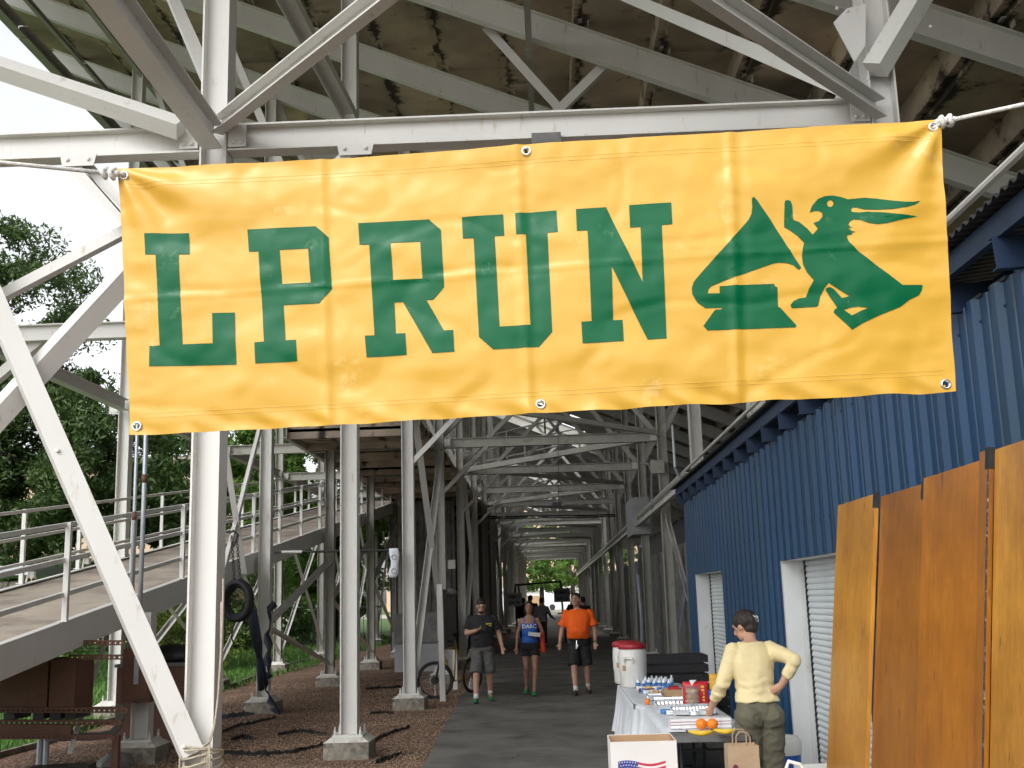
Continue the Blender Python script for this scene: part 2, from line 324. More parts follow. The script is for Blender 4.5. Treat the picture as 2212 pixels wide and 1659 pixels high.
    def quad(s, a, b, c, d): return s.add([a, b, c, d], [(0, 1, 2, 3)])
    def prism(s, poly, o, ax, ay, depth):
        o = Vector(o); ax = Vector(ax); ay = Vector(ay); nn = ax.cross(ay).normalized()*depth; n = len(poly)
        A = [o+ax*x+ay*y for x, y in poly]; B = [p+nn for p in A]
        return s.add(A+B, [tuple(range(n-1, -1, -1)), tuple(range(n, 2*n))]+[(i, (i+1) % n, n+(i+1) % n, n+i) for i in range(n)])
    def mesh(s, name, off=None):
        me = bpy.data.meshes.new(name); o = off or Vector((0, 0, 0))
        me.from_pydata([(x-o.x, y-o.y, z-o.z) for x, y, z in s.v], [], s.f); me.update(); return me
    def build(s, name, m, parent=None, smooth=False, local=False):
        off = Vector((0, 0, 0))
        if parent is not None and not local: off = WL[parent.name]
        own = None
        if parent is None and not local:      # origin at its own base
            a = np.array(s.v); own = Vector(((a[:, 0].min()+a[:, 0].max())/2, (a[:, 1].min()+a[:, 1].max())/2, a[:, 2].min())); off = own
        me = s.mesh(name, off)
        if isinstance(m, list):
            for q in m: me.materials.append(q)
        else: me.materials.append(m)
        if smooth: me.polygons.foreach_set('use_smooth', [True]*len(me.polygons))
        o = bpy.data.objects.new(name, me); COL.objects.link(o)
        if parent is not None: o.parent = parent
        if own is not None: o.location = own
        WL[o.name] = off.copy()
        return o
def place(name, me, parent, loc, rot=None):
    o = bpy.data.objects.new(name, me); COL.objects.link(o); o.parent = parent
    o.location = Vector(loc)-WL[parent.name]
    if rot: o.rotation_euler = rot
    WL[o.name] = Vector(loc); return o
def withmat(me, m): me.materials.append(m); return me
def text_obj(s, size, m, name, origin, ax, ay, parent, depth=.003, align='CENTER', bold=0):
    cu = bpy.data.curves.new('t', 'FONT'); cu.body = s; cu.size = size; cu.align_x = align; cu.extrude = depth; cu.offset = bold; cu.resolution_u = 2
    t = bpy.data.objects.new('t', cu); COL.objects.link(t)
    dg = bpy.context.evaluated_depsgraph_get(); me = bpy.data.meshes.new_from_object(t.evaluated_get(dg))
    bpy.data.objects.remove(t)
    ax = Vector(ax).normalized(); ay = Vector(ay).normalized(); nn = ax.cross(ay); off = WL[parent.name] if parent else Vector((0, 0, 0))
    for v in me.vertices: v.co = Vector(origin)+ax*v.co.x+ay*v.co.y+nn*v.co.z-off
    me.materials.clear(); me.materials.append(m)
    o = bpy.data.objects.new(name, me); COL.objects.link(o); o.parent = parent; WL[o.name] = off.copy() if parent else Vector((0, 0, 0)); return o
def remesh(o, vox, smooth_it=4):
    md = o.modifiers.new('r', 'REMESH'); md.mode = 'VOXEL'; md.voxel_size = vox
    if smooth_it:
        sm = o.modifiers.new('s', 'SMOOTH'); sm.iterations = smooth_it; sm.factor = .5
    dg = bpy.context.evaluated_depsgraph_get(); dg.update(); me = bpy.data.meshes.new_from_object(o.evaluated_get(dg))
    o.modifiers.clear(); me.polygons.foreach_set('use_smooth', [True]*len(me.polygons)); old = o.data; ms = list(old.materials); o.data = me
    if not me.materials:
        for q in ms: me.materials.append(q)
    return o
# ------------------------------------------------------------------ ground
YB = lambda k: 7.9+5.69*k
def sheet(name, pts, z, m, kind='structure'):
    mb = MB(); mb.add([(x, y, z) for x, y in pts], [tuple(range(len(pts)))]); o = mb.build(name, m, local=True); tag(o, kind=kind); return o
sheet('grass_ground', [(-500, -60), (500, -60), (500, 900), (-500, 900)], 0, MT['lawn'])
ge = [(-6.6, -4), (-6.6, 10.5)]+[tuple(W(a, b, Z=0).xy) for a, b in ((0, 1640), (94, 1614), (165, 1585), (500, 1486), (625, 1439), (675, 1425), (815, 1385))]+[(-7.4, 60), (-7.4, 118)]
sheet('gravel_bed', [(12, -4), (12, 118)]+ge[::-1], .006, MT['gravel'])
pe = [(-1.2, -4), (-1.2, 9), tuple(W(915, 1659, Z=0).xy), (-1.62, 17), (-1.84, 24.3), (-2.0, 34), (-2.1, 118)]
nar = []
for i in range(len(pe)-1):
    for j in range(8):
        t = j/8; y = pe[i][1]*(1-t)+pe[i+1][1]*t; nar.append((pe[i][0]*(1-t)+pe[i+1][0]*t+.035*noise.noise((0, y*.9, 3)), y))
nar.append(pe[-1])
mb = MB(); pr = [(3.2, -4), (3.2, 118)]+nar[::-1]; n = len(pr)
mb.add([(x, y, .03) for x, y in pr]+[(x, y, .004) for x, y in pr], [tuple(range(n))]+[(i, n+i, n+(i+1) % n, (i+1) % n) for i in range(n)])
tag(mb.build('path', MT['asphalt'], local=True), kind='structure')
# pale car park at the far end
sheet('car_park', [(-60, 119), (60, 119), (60, 150), (-60, 150)], .012, mat('pale_concrete', (.36, .33, .28), .9, var=.1))
sheet('concrete_apron', [(-2.0, 50), (2.5, 50), (2.5, 118), (-2.0, 118)], .034, mat('pale_concrete_path', (.30, .28, .25), .9, var=.12, scale=1, dirt=(.2, .18, .16), dirt_amt=.4, dscale=.5))
sheet('bounce_paving', [(-80, -80), (80, -80), (80, -4.01), (-80, -4.01)], .01, mat('warm_bounce_paving', (.30, .26, .21), .9, var=.15))  # unseen paving behind the camera, added to bounce warmer light onto the soffit
# timber edging between gravel and lawn
mb = MB()
for a, b in zip(ge[1:-1], ge[2:]): mb.bar((a[0]-.05, a[1], .035), (b[0]-.05, b[1], .035), .09, .05, (0, 0, 1))
tag(mb.build('lawn_edging', MT['conc']), 'low weathered edging strip between the brown gravel and the lawn', 'edging')

# loose gravel stones lying on the bed near the camera
def scatter_stones():
    n = 34000; x = rng.uniform(-6.4, -1.5, n); y = 11.2+rng.random(n)**1.4*15
    s = rng.uniform(.005, .014, n)*(1+(y-11)*.02); V = np.zeros((n, 6, 3)); base = np.array([[1, 0, 0], [-1, 0, 0], [0, 1, 0], [0, -1, 0], [0, 0, 1], [0, 0, -1]], float)
    ang = rng.random(n)*6.28; sc = rng.uniform(.6, 1.3, (n, 3)); sc[:, 2] *= .6
    c, q = np.cos(ang), np.sin(ang); b = base[None]*sc[:, None]*s[:, None, None]
    V[..., 0] = b[..., 0]*c[:, None]-b[..., 1]*q[:, None]+x[:, None]; V[..., 1] = b[..., 0]*q[:, None]+b[..., 1]*c[:, None]+y[:, None]; V[..., 2] = b[..., 2]+.012+s[:, None]*.3
    Fb = np.array([[0, 2, 4], [2, 1, 4], [1, 3, 4], [3, 0, 4], [2, 0, 5], [1, 2, 5], [3, 1, 5], [0, 3, 5]])
    F = (Fb[None]+np.arange(n)[:, None, None]*6).reshape(-1, 3)
    me = bpy.data.meshes.new('gravel_stones'); me.from_pydata(V.reshape(-1, 3).tolist(), [], F.tolist())
    m = leaf_mat('gravel_stone', (.12, .07, .046), (.42, .30, .21), 0); me.materials.append(m)
    o = bpy.data.objects.new('gravel_stones', me); COL.objects.link(o)
    tag(o, 'loose brown and pinkish gravel stones spread beside the path', 'gravel', kind='stuff')
scatter_stones()
def litter():
    n = 1500; x = rng.uniform(-6.3, 2.0, n); y = 9.5+rng.random(n)**1.6*26; keep = (x < -1.3) | (rng.random(n) < .22); x, y = x[keep], y[keep]; n = len(x)
    s = rng.uniform(.012, .035, n); a = rng.random(n)*6.28; z = np.where(x < -1.5, .03, .034); tl = rng.uniform(0, .02, (n, 4))
    V = np.zeros((n, 4, 3))
    for i, (u, v) in enumerate(((-1, 0), (0, -.45), (1, 0), (0, .45))): V[:, i, 0] = x+s*(u*np.cos(a)-v*np.sin(a)); V[:, i, 1] = y+s*(u*np.sin(a)+v*np.cos(a)); V[:, i, 2] = z+tl[:, i]*.7
    me = bpy.data.meshes.new('leaf_litter'); me.from_pydata(V.reshape(-1, 3).tolist(), [], np.arange(4*n).reshape(-1, 4).tolist()); me.materials.append(leaf_mat('dry_leaf', (.06, .035, .015), (.28, .19, .09), .1))
    o = bpy.data.objects.new('leaf_litter', me); COL.objects.link(o); tag(o, 'dry brown leaves and twig bits scattered over the gravel and path', 'leaf litter', kind='stuff')
litter()
def grass_blades():
    n = 42000; y = 13+rng.random(n)**1.3*45; x = -7.0-rng.random(n)*14*(.3+y/50)
    h = rng.uniform(.05, .14, n)*(1+.02*(y-13)); wd = rng.uniform(.008, .02, n)*(1+.04*(y-13)); a = rng.random(n)*6.28
    lx, ly = rng.normal(0, .4, n)*h, rng.normal(0, .4, n)*h
    V = np.zeros((n, 3, 3)); V[:, 0] = np.stack([x-np.cos(a)*wd, y-np.sin(a)*wd, np.zeros(n)], 1); V[:, 1] = np.stack([x+np.cos(a)*wd, y+np.sin(a)*wd, np.zeros(n)], 1); V[:, 2] = np.stack([x+lx, y+ly, h], 1)
    me = bpy.data.meshes.new('grass'); me.from_pydata(V.reshape(-1, 3).tolist(), [], np.arange(3*n).reshape(-1, 3).tolist()); me.materials.append(MT['grass'])
    o = bpy.data.objects.new('grass', me); COL.objects.link(o); tag(o, 'short green lawn grass beyond the gravel', 'grass', kind='stuff')
grass_blades()

# ------------------------------------------------------------------ the grandstand
GS = thing('grandstand', 'white steel frame grandstand with dark stained concrete seating planks, seen from underneath', 'grandstand', (0, 5, 0))
XO, XM, XL, XR = -7.5, -4.95, -2.45, 2.6
ZT = lambda x: 9.47-.42*x            # top of the sloping rakers
NB = 18
# columns (H sections) with base plates and concrete pedestals
plate = withmat(MB().box((0, 0, .012), (.36, .36, .024)).mesh('base_plate'), MT['steel'])
pb = MB(); pb.rings([((0, 0, .0), .26, .26, R(45), 2), ((0, 0, .2), .26, .26, R(45), 2)], 4)
pb.v = [(math.copysign(.26, x), math.copysign(.26, y), z) for x, y, z in pb.v]
k0 = len(pb.v)
pedm = MB().box((0, 0, .1), (.53, .53, .2)).mesh('pedestal'); withmat(pedm, MT['conc'])
capm = MB(); capm.add([(-.27, -.27, .2), (.27, -.27, .2), (.27, .27, .2), (-.27, .27, .2), (-.19, -.19, .25), (.19, -.19, .25), (.19, .19, .25), (-.19, .19, .25)], [(3, 2, 1, 0), (4, 5, 6, 7), (0, 1, 5, 4), (1, 2, 6, 5), (2, 3, 7, 6), (3, 0, 4, 7)]); capm = withmat(capm.mesh('pedestal_cap'), MT['concw'])
boltm = MB()
for sx in (-1, 1):
    for sy in (-1, 1): boltm.lathe([(.016, .0), (.016, .05), (.009, .055), (.009, .09)], (sx*.15, sy*.15, .274), 6)
boltm = withmat(boltm.mesh('anchor_bolts'), MT['steel'])
colm = {}
def column(x, y, z1, z0=.274, wd=.205, m='steel', ped=True):
    key = (round(z1-z0, 2), wd, m)
    if key not in colm:
        q = MB().hsec((0, 0, 0), (0, 0, z1-z0), wd, .2, .014, (1, 0, 0)); colm[key] = withmat(q.mesh('column'), MT[m])
    c = place('column', colm[key], GS, (x, y, z0))
    if ped:
        p = place('pedestal', pedm, GS, (x, y, 0)); place('pedestal_cap', capm, p, (x, y, 0)); place('base_plate', plate, c, (x, y, .25)); place('anchor_bolts', boltm, c, (x, y, 0))['kind'] = 'stuff'
    return c
for k in range(0, NB):
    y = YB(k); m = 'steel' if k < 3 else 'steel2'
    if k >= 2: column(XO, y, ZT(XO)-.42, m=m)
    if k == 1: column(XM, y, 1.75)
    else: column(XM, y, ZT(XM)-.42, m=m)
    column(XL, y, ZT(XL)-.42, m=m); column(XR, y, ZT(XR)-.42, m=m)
def member(name, p, q, kind='I', wd=.2, d=.14, t=.012, u=(0, 0, 1), m='steel', side=1, parent=None):
    b = MB()
    if isinstance(t, tuple): u = t; t = d
    if kind == 'I': b.hsec(p, q, wd, d, t, u)
    elif kind == 'C': b.csec(p, q, wd, d, t, u, side)
    elif kind == 'L': b.ang(p, q, wd, t, u, side)
    else: b.bar(p, q, wd, d, u)
    return b.build(name, MT[m] if isinstance(m, str) else m, parent or GS)
def bolts(pts, nrm, r=.014, parent=None, plate_rect=None, name='gusset_plate'):
    b = MB(); nrm = Vector(nrm).normalized()
    if plate_rect: b.prism(*plate_rect)
    rot = nrm.to_track_quat('Z', 'Y').to_matrix()
    for p in pts: b.sph(p, (r, r, r*.7), 7, 5, rot)
    o = b.build(name, MT['steel'], parent or GS)
    if name == 'bolt_row': o['kind'] = 'stuff'
    return o
ZB = 5.29
for k in range(0, NB):
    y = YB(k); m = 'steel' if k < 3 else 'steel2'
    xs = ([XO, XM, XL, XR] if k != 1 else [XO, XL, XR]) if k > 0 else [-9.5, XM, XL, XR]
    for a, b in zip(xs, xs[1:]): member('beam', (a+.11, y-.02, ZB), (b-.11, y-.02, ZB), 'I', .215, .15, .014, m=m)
    # knee braces under the beam
    if k % 3 != 1 or k > 3:
        member('knee_brace', (XL+.1, y-.08, 4.15), (XL+1.12, y-.08, ZB-.115), 'L', .085, .012, (0, 1, 0), m=m)
    if k: member('diagonal_brace', (XR+.1, y-.08, ZB+.05), (3.8, y-.08, 7.4), 'L', .12, .01, (0, 1, 0), m=m)
    if k < 2: member('knee_brace', (XL-.1, y-.08, 4.15), (XL-1.1, y-.08, ZB-.115), 'L', .085, .012, (0, 1, 0), m=m)
# near joint gussets and bolts at bay 0
y0 = YB(0)-.118
for (cx, s) in ((XL+.115, 1), (XL-.115, -1), (XR-.115, -1)):
    x1 = cx+s*.14
    b = MB(); b.box(((cx+x1)/2, y0+.018, ZB), (abs(x1-cx), .012, .17))
    rt = Matrix.Rotation(R(90), 3, 'X')
    for dx in (.045, .105):
        for dz in (-.05, .05): b.sph((cx+s*dx, y0+.008, ZB+dz), (.017, .017, .012), 8, 5, rt)
    b.build('gusset_plate', MT['steel'], GS)
for px, py in ((768, 322), (170, 346)):
    c = W(px, py, Y=YB(0)-.09); b = MB(); b.prism([(-.14, .04), (.14, .04), (.12, -.05), (-.12, -.05)], c, (1, 0, 0), (0, 0, 1), .012)
    for dx in (-.08, .08): b.sph(c+Vector((dx, -.016, 0)), (.017, .017, .012), 8, 5, rt)
    b.build('gusset_plate', MT['steel'], GS)
c = W(1180, 300, Y=YB(0)-.105); MB().box(c, (.22, .03, .09)).build('junction_box', MT['gunnel'], GS)
def to_soffit(a, b, z_off=.03):
    d = (b-a); t = 1.0
    for _ in range(400):
        p = a+d*t
        if p.z >= ZT(p.x)+z_off: break
        t += .01
    return a+d*t
# braces at the near bay
member('plan_brace', (XR-.06, 7.85, ZB+.02), (XL+.2, 2.4, ZB+.02), 'C', .15, .09, .012, (0, 0, 1), side=-1)
member('plan_brace', (XL+.06, 7.85, ZB+.1), (XR-.2, 2.4, ZB+.1), 'C', .13, .09, .012, (0, 0, 1), side=1)
member('long_strut', (XL, 7.79, ZB), (XL, 2.2, ZB), 'I', .2, .15, .014)
a, b_ = W(383, 275, Y=7.7), W(0, 148, Y=7.7); d_ = (a-b_)
member('diagonal_brace', a+d_*.02, b_-d_*.6, 'B', .13, .13, .012, (0, -.75, .66))
a, b_ = W(415, 1630, Y=7.78), W(0, 680, Y=7.78); d_ = (b_-a)
L3 = member('diagonal_brace', a, a+d_*1.51, 'B', .145, .145, .012, (.5, -.86, 0))
bolts([a+d_*.02+Vector((0, -.085, 0)), a+d_*.67+Vector((.02, -.085, 0))], (0, -1, 0), .017, name='bolt_row')
a, b_ = W(258, 612, Y=7.92), W(0, 892, Y=7.92); d_ = (b_-a)
member('diagonal_brace', a-d_*.8, b_+d_*.96, 'B', .15, .15, .014, (0, -.6, .8))
a, b_ = W(255, 515, Y=8.02), W(0, 648, Y=8.02); d_ = (b_-a)
member('diagonal_brace', a-d_*.72, b_+d_*.9, 'L', .08, .01, (0, 0, 1), side=1)
a, b_ = W(100, 733, Y=13.6), W(0, 818, Y=13.6); member('diagonal_brace', a, b_+(b_-a)*.6, 'L', .12, .01, (0, 0, 1))
a, b_ = W(165, 350, Y=7.9), W(255, 452, Y=7.9); member('knee_brace', a, b_+(b_-a)*.4, 'L', .085, .01, (1, 0, 0))
a, b_ = W(478, 267, Y=7.95), W(364, 0, Y=10.2); member('diagonal_brace', a, to_soffit(a, b_), 'L', .11, .012, (1, 0, 0))
a, b_ = W(757, 245, Y=13.5), W(628, 0, Y=10.8); member('diagonal_brace', a, b_+(b_-a)*1.03, 'C', .2, .12, .014, (1, 0, 0), side=-1)
a, b_ = W(1750, 180, Y=8.0), W(1340, 0, Y=11.4); member('diagonal_brace', a+(a-b_)*.12, to_soffit(a, b_), 'L', .12, .012, (0, 0, 1))
a, b_ = W(1898, 137, Y=7.75), W(1980, 0, Y=7.75); member('diagonal_brace', a-(b_-a)*.1, to_soffit(a, b_), 'B', .15, .15, .014, (.8, -.6, 0))
a, b_ = W(1790, 275, Y=8.1), W(1890, 90, Y=8.1); member('diagonal_brace', a, b_+(b_-a)*.2, 'C', .13, .1, .014, (1, 0, 0), side=1)
# large gusset on the right column
g = [W(x, y, Y=7.74) for x, y in ((1828, 20), (1870, 10), (1868, 100), (1845, 135), (1800, 50))]
o3 = g[0]; MB().prism([((p-o3).x, (p-o3).z) for p in g], o3, (1, 0, 0), (0, 0, 1), .014).build('gusset_plate', MT['steel'], GS)
bolts([W(x, y, Y=7.722) for x, y in ((1875, 135), (1875, 170), (1878, 205), (1808, 18), (1830, 24), (1900, 120), (1900, 90), (2010, 57))], (0, -1, 0), name='bolt_row')
for k in range(1, 6):
    for x in (XL, XR, XO):
        for s in (-1, 1):
            if x == XR and s > 0: continue
            b = MB(); b.box((x+s*.19, YB(k)-.105, ZB), (.15, .012, .17))
            for dx in (.15, .23):
                for dz in (-.05, .05): b.sph((x+s*dx, YB(k)-.114, ZB+dz), (.016, .016, .011), 6, 4, rt)
            b.build('gusset_plate', MT['steel'], GS)
# longitudinal struts at beam level
for k in range(0, NB-1):
    m = 'steel' if k < 3 else 'steel2'
    member('long_strut', (XO, YB(k)+.1, 5.36), (XO, YB(k+1)-.1, 5.36), 'I', .2, .16, .014, m=m)
    if k % 4 in (2, 0) and k > 1:
        member('plan_brace', (XL+.12, YB(k)+.1, ZB+.02), (XR-.12, YB(k+1)-.1, ZB+.02), 'L', .13, .012, (0, 0, 1), m=m)
    if k % 2 == 1: member('plan_brace', (XR-.12, YB(k)+.1, ZB-.04), (XL+.12, YB(k+1)-.1, ZB-.04), 'L', .13, .012, (0, 0, 1), m=m)
# upper longitudinal struts under the outer edge
for x, z, d in ((XO, ZT(XO)-.85, .14), (-8.6, 12.0, .1), (-9.9, 12.75, .26), (-.1, 9.0, .12)):
    for k in range(-1 if x > -1 else 0, 10): member('long_strut', (x, YB(k)+.02, z), (x, YB(k+1)-.02, z), 'C', d, d*.7, .012, m='steel2')
# sloping rakers on every half bay
for j in range(-2, 36):
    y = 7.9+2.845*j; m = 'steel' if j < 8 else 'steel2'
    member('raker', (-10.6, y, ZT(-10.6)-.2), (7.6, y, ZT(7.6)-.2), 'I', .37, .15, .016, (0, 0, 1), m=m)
# raker posts / inverted V braces
for k in range(1, NB):
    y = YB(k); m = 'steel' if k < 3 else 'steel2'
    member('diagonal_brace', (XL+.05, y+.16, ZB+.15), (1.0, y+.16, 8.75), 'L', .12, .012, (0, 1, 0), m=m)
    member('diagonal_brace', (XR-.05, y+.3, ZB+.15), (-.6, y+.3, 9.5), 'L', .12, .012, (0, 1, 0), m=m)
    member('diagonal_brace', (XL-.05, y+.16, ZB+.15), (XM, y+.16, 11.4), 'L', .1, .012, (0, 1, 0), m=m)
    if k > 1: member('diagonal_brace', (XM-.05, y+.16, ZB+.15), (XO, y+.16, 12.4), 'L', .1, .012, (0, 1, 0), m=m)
# seating planks: L shaped precast units, stepped down to the right
TR = 1.05; steps = range(18); X0 = -10.9
def plank(mb, i, ya, yb, gap=.012):
    xa = X0+TR*i; xb = xa+TR; z = ZT(xa)+.05; dz = rng.uniform(-.008, .008)
    mb.box(((xa+xb)/2, (ya+yb)/2, z+.06+dz), (TR-.002, yb-ya-gap, .12))
    mb.box((xb-.045, (ya+yb)/2, z-.18+dz), (.13, yb-ya-gap, .37))
far = MB()
def opening(i, y):
    x = X0+TR*(i+.5)
    return ((44 < y < 51.5 and -2.3 < x < 1.3) or (68 < y < 74 and -2.6 < x < .6) or (84 < y < 88 and -.5 < x < 1.6) or (99 < y < 103 and -2 < x < 1) or (29 < y < 31 and -6 < x < -3.5))
for j in range(0, 38):
    ya = 5.055+2.845*(j-1) if j else 2.21; ya = 2.21+2.845*j; yb = ya+2.845
    if yb > 110: break
    for i in steps:
        if opening(i, (ya+yb)/2): continue
        if 1 <= j < 13 and i > 0:
            q = MB(); plank(q, i, ya, yb); q.build('seating_plank', MT['soffit'], GS)
        else: plank(far, i, ya, yb)
tag(far.build('seating_planks', MT['soffit'], GS), kind='stuff')
# clips and stools that carry the planks on the rakers
clip = MB(); clip.box((0, 0, .10), (.13, .1, .014)); clip.box((.06, 0, .05), (.014, .1, .1)); clip = withmat(clip.mesh('plank_clip'), MT['steel2'])
for j in range(1, 9):
    for i in range(3, 17):
        xa = X0+TR*i; place('plank_clip', clip, GS, (xa+.02, 7.9+2.845*j-.1, ZT(xa)-.03))
# stair handrails climbing through the openings
def stair_rails(y, p0, p1, n):
    b = MB(); a = W(*p0, Y=y); c = W(*p1, Y=y)
    for dz in (0, .55): b.tube([a+Vector((0, 0, -dz)), c+Vector((0, 0, -dz))], .035, 6)
    for i in range(n+1):
        p = a.lerp(c, i/n); b.tube([p, p+Vector((0, 0, -1.1))], .035, 6)
    b.build('stair_handrail', MT['steel'], GS)
stair_rails(43, (873, 985), (1205, 905), 3); stair_rails(45.5, (900, 1000), (1250, 925), 3); stair_rails(66, (960, 1078), (1230, 1030), 3)
# concourse slab along the left, ribbed planks
i = 0; y = 22.3
while y < 108:
    b = MB(); b.box(((-5.25+XL)/2-.1, y+.86, 5.34+(i % 2)*.05), (2.75, 1.70, .16)); b.box(((-5.25+XL)/2-.1, y+.08, 5.22), (2.75, .14, .2))
    b.build('floor_plank', MT['soffit'], GS); y += 1.75; i += 1
member('edge_beam', (-5.3, 22.2, 5.3), (-5.3, 108, 5.3), 'C', .34, .1, .016, m='steel2', side=-1)
# wall bracing
def xbrace(x, ka, z0, z1, y0=None, y1=None, wd=.09, m='steel', off=0):
    ya, yb = YB(ka)+.12, YB(ka+1)-.12
    member('diagonal_brace', (x+off, ya, z0), (x+off, yb, z1), 'L', wd, .01, (0, 0, 1), m=m); member('diagonal_brace', (x+off+.05, ya, z1), (x+off+.05, yb, z0), 'L', wd, .01, (0, 0, 1), m=m)
for k in (2, 4, 7, 9, 12): xbrace(XL, k, .5, 5.1, wd=.12)
for k in (6, 10, 14): xbrace(XR, k, .5, 5.1, wd=.12)
for k in range(2, 9):
    xbrace(XO, k, .45, 1.5+.134*(YB(k)-10.3))
for k in range(2, 6):
    zt = 1.2+.134*(YB(k)-10.3); zm = zt*.6
    member('diagonal_brace', (XM, YB(k)+.12, zm), (XM, YB(k+1)-.12, zt+.3), 'L', .1, .01, (0, 0, 1)); member('diagonal_brace', (XM, YB(k)+.12, zm-.05), (XM, YB(k+1)-.12, .45), 'L', .1, .01, (0, 0, 1))
a, b_ = W(568, 920, X=-4.8), W(483, 1256, X=-4.8); member('diagonal_brace', a, b_, 'L', .09, .01, (0, 0, 1))
a, b_ = W(470, 900, X=-4.85), W(522, 1240, X=-4.85); member('diagonal_brace', a, b_, 'L', .09, .01, (0, 0, 1))
VX = W(509, 1165, X=-4.75)
a, b_ = W(1434, 1108, Y=YB(3)), W(1492, 1330, Y=YB(3)); member('diagonal_brace', a, b_+(b_-a)*.6, 'L', .11, .01, (1, 0, 0))
a, b_ = W(1490, 1195, Y=YB(3)), W(1420, 1600, Y=YB(3)+.1); member('diagonal_brace', a+(a-b_)*.1, b_, 'L', .07, .01, (1, 0, 0), m='galv')
# girt and conduits along the right columns
member('girt', (XR-.16, 19.0, 3.72), (XR-.16, 106, 3.72), 'C', .22, .1, .012, side=-1)
b = MB(); b.tube([(XR-.17, y, 3.93) for y in (2.3, 20, 40, 70, 106)], .024, 8); b.build('conduit', MT['steel'], GS)
b = MB(); p = W(1405, 1000, X=XR-.2); q = [W(x, y, X=XR-.2) for x, y in ((1385, 1000), (1402, 1003), (1408, 1018), (1408, 1100))]; b.tube(q, .03, 7); b.build('conduit', MT['galv'], GS)
b = MB(); b.tube([W(x, y, X=XR-.25) for x, y in ((1452, 918), (1458, 1010), (1475, 1045))], .025, 7); b.build('conduit', MT['galv'], GS)
b = MB(); b.tube([W(x, y, X=XR-.3) for x, y in ((1384, 1180), (1378, 1240), (1386, 1330), (1392, 1500))], .05, 8); b.build('drain_pipe', MT['galv'], GS)
b = MB(); b.tube([W(x, y, Y=42) for x, y in ((960, 1118), (1330, 1112))], .035, 7); b.tube([W(x, y, Y=42) for x, y in ((960, 1122), (1330, 1116))], .025, 7); b.build('service_pipe', MT['dark'], GS)
b = MB(); b.tube([W(1205, 880, Y=24.9), W(1207, 1088, Y=24.9)], .006, 5); b.box(W(1203, 1089, Y=24.9), (.22, .1, .09)); b.build('hanging_lamp', MT['dark'], GS)
# columns carry small boxes
MB().box(W(976, 1219, Y=YB(4)-.2), (.2, .1, .24)).build('junction_box', MT['steel'], GS)
MB().box(W(1420, 1008, Y=YB(3)-.2), (.3, .1, .3)).build('junction_box', MT['steel2'], GS)
# dark sheeting that closes the sides of the stand further in
def corr(mb, p, q, z0, z1, pitch=.2, dep=.03, nrm=(1, 0)):
    p = Vector((*p, 0)); q = Vector((*q, 0)); Ls = (q-p).length; d = (q-p)/Ls; n3 = Vector((*nrm, 0)); k = 0; pts = []
    s = 0
    while s < Ls:
        for a, h in ((0, 0), (.5, 0), (.62, 1), (.88, 1)): pts.append(p+d*min(Ls, s+a*pitch)+n3*(h*dep))
        s += pitch
    pts.append(q); b0 = len(mb.v); mb.v += [(t.x, t.y, z0) for t in pts]+[(t.x, t.y, z1) for t in pts]; n = len(pts)
    mb.f += [(b0+i, b0+i+1, b0+n+i+1, b0+n+i) for i in range(n-1)]
SW = thing('sheeting_wall', 'grey corrugated sheet wall closing the right side under the stand beyond the blue shed', 'wall', (3.1, 20, 0))
for k in range(2, NB-1):
    b = MB(); corr(b, (3.0, YB(k)+.6), (3.0, YB(k+1)+.58), .05, 2.9, .22, .035, (-1, 0)); b.build('wall_panel', MT['gunnel'], SW)
    b = MB(); corr(b, (8.2, YB(k)+.6), (8.2, YB(k+1)+.58), 0, 6.6, .22, .035, (-1, 0)); b.build('wall_panel', MT['dark'], SW)
SL = thing('sheeting_wall', 'dark corrugated sheet wall closing the left side deep under the stand', 'wall', (-4.9, 36, 0))
for k in range(5, 9):
    b = MB(); corr(b, (-5.25, YB(k)+.1), (-5.25, YB(k+1)+.08), .05, 5.1, .22, .035, (1, 0)); b.build('wall_panel', MT['gunnel'], SL)
b = MB(); corr(b, (-5.2, YB(5)), (-3.1, YB(5)), .05, 5.0, .22, .035, (0, -1)); b.build('wall_panel', MT['gunnel'], SL)
b = MB(); corr(b, (-3.05, YB(5)), (-3.05, YB(9)), .05, 5.0, .22, .035, (1, 0)); b.build('wall_panel', MT['dark'], SL)
# grey locker boxes behind the bicycle
GC = thing('plywood_booth', 'grey painted plywood booth with a darker upper panel behind the bicycle', 'booth', (-3.4, 29, 0))
MB().box((-3.35, 29.6, .35), (1.5, .9, .7)).build('lower_panel', MT['grey_sign'], GC); MB().box((-3.35, 29.6, 1.1), (1.5, .9, .76)).build('upper_panel', MT['gunnel'], GC)
# cabinet hung on right columns
CB = W(1348, 1119, X=XR-.3); o = MB().box((XR-.1, 31.5, 3.9), (.5, 2.2, 1.0)).build('cabinet', MT['grey_sign']); tag(o, 'large grey metal cabinet hung high between the right hand columns', 'cabinet')

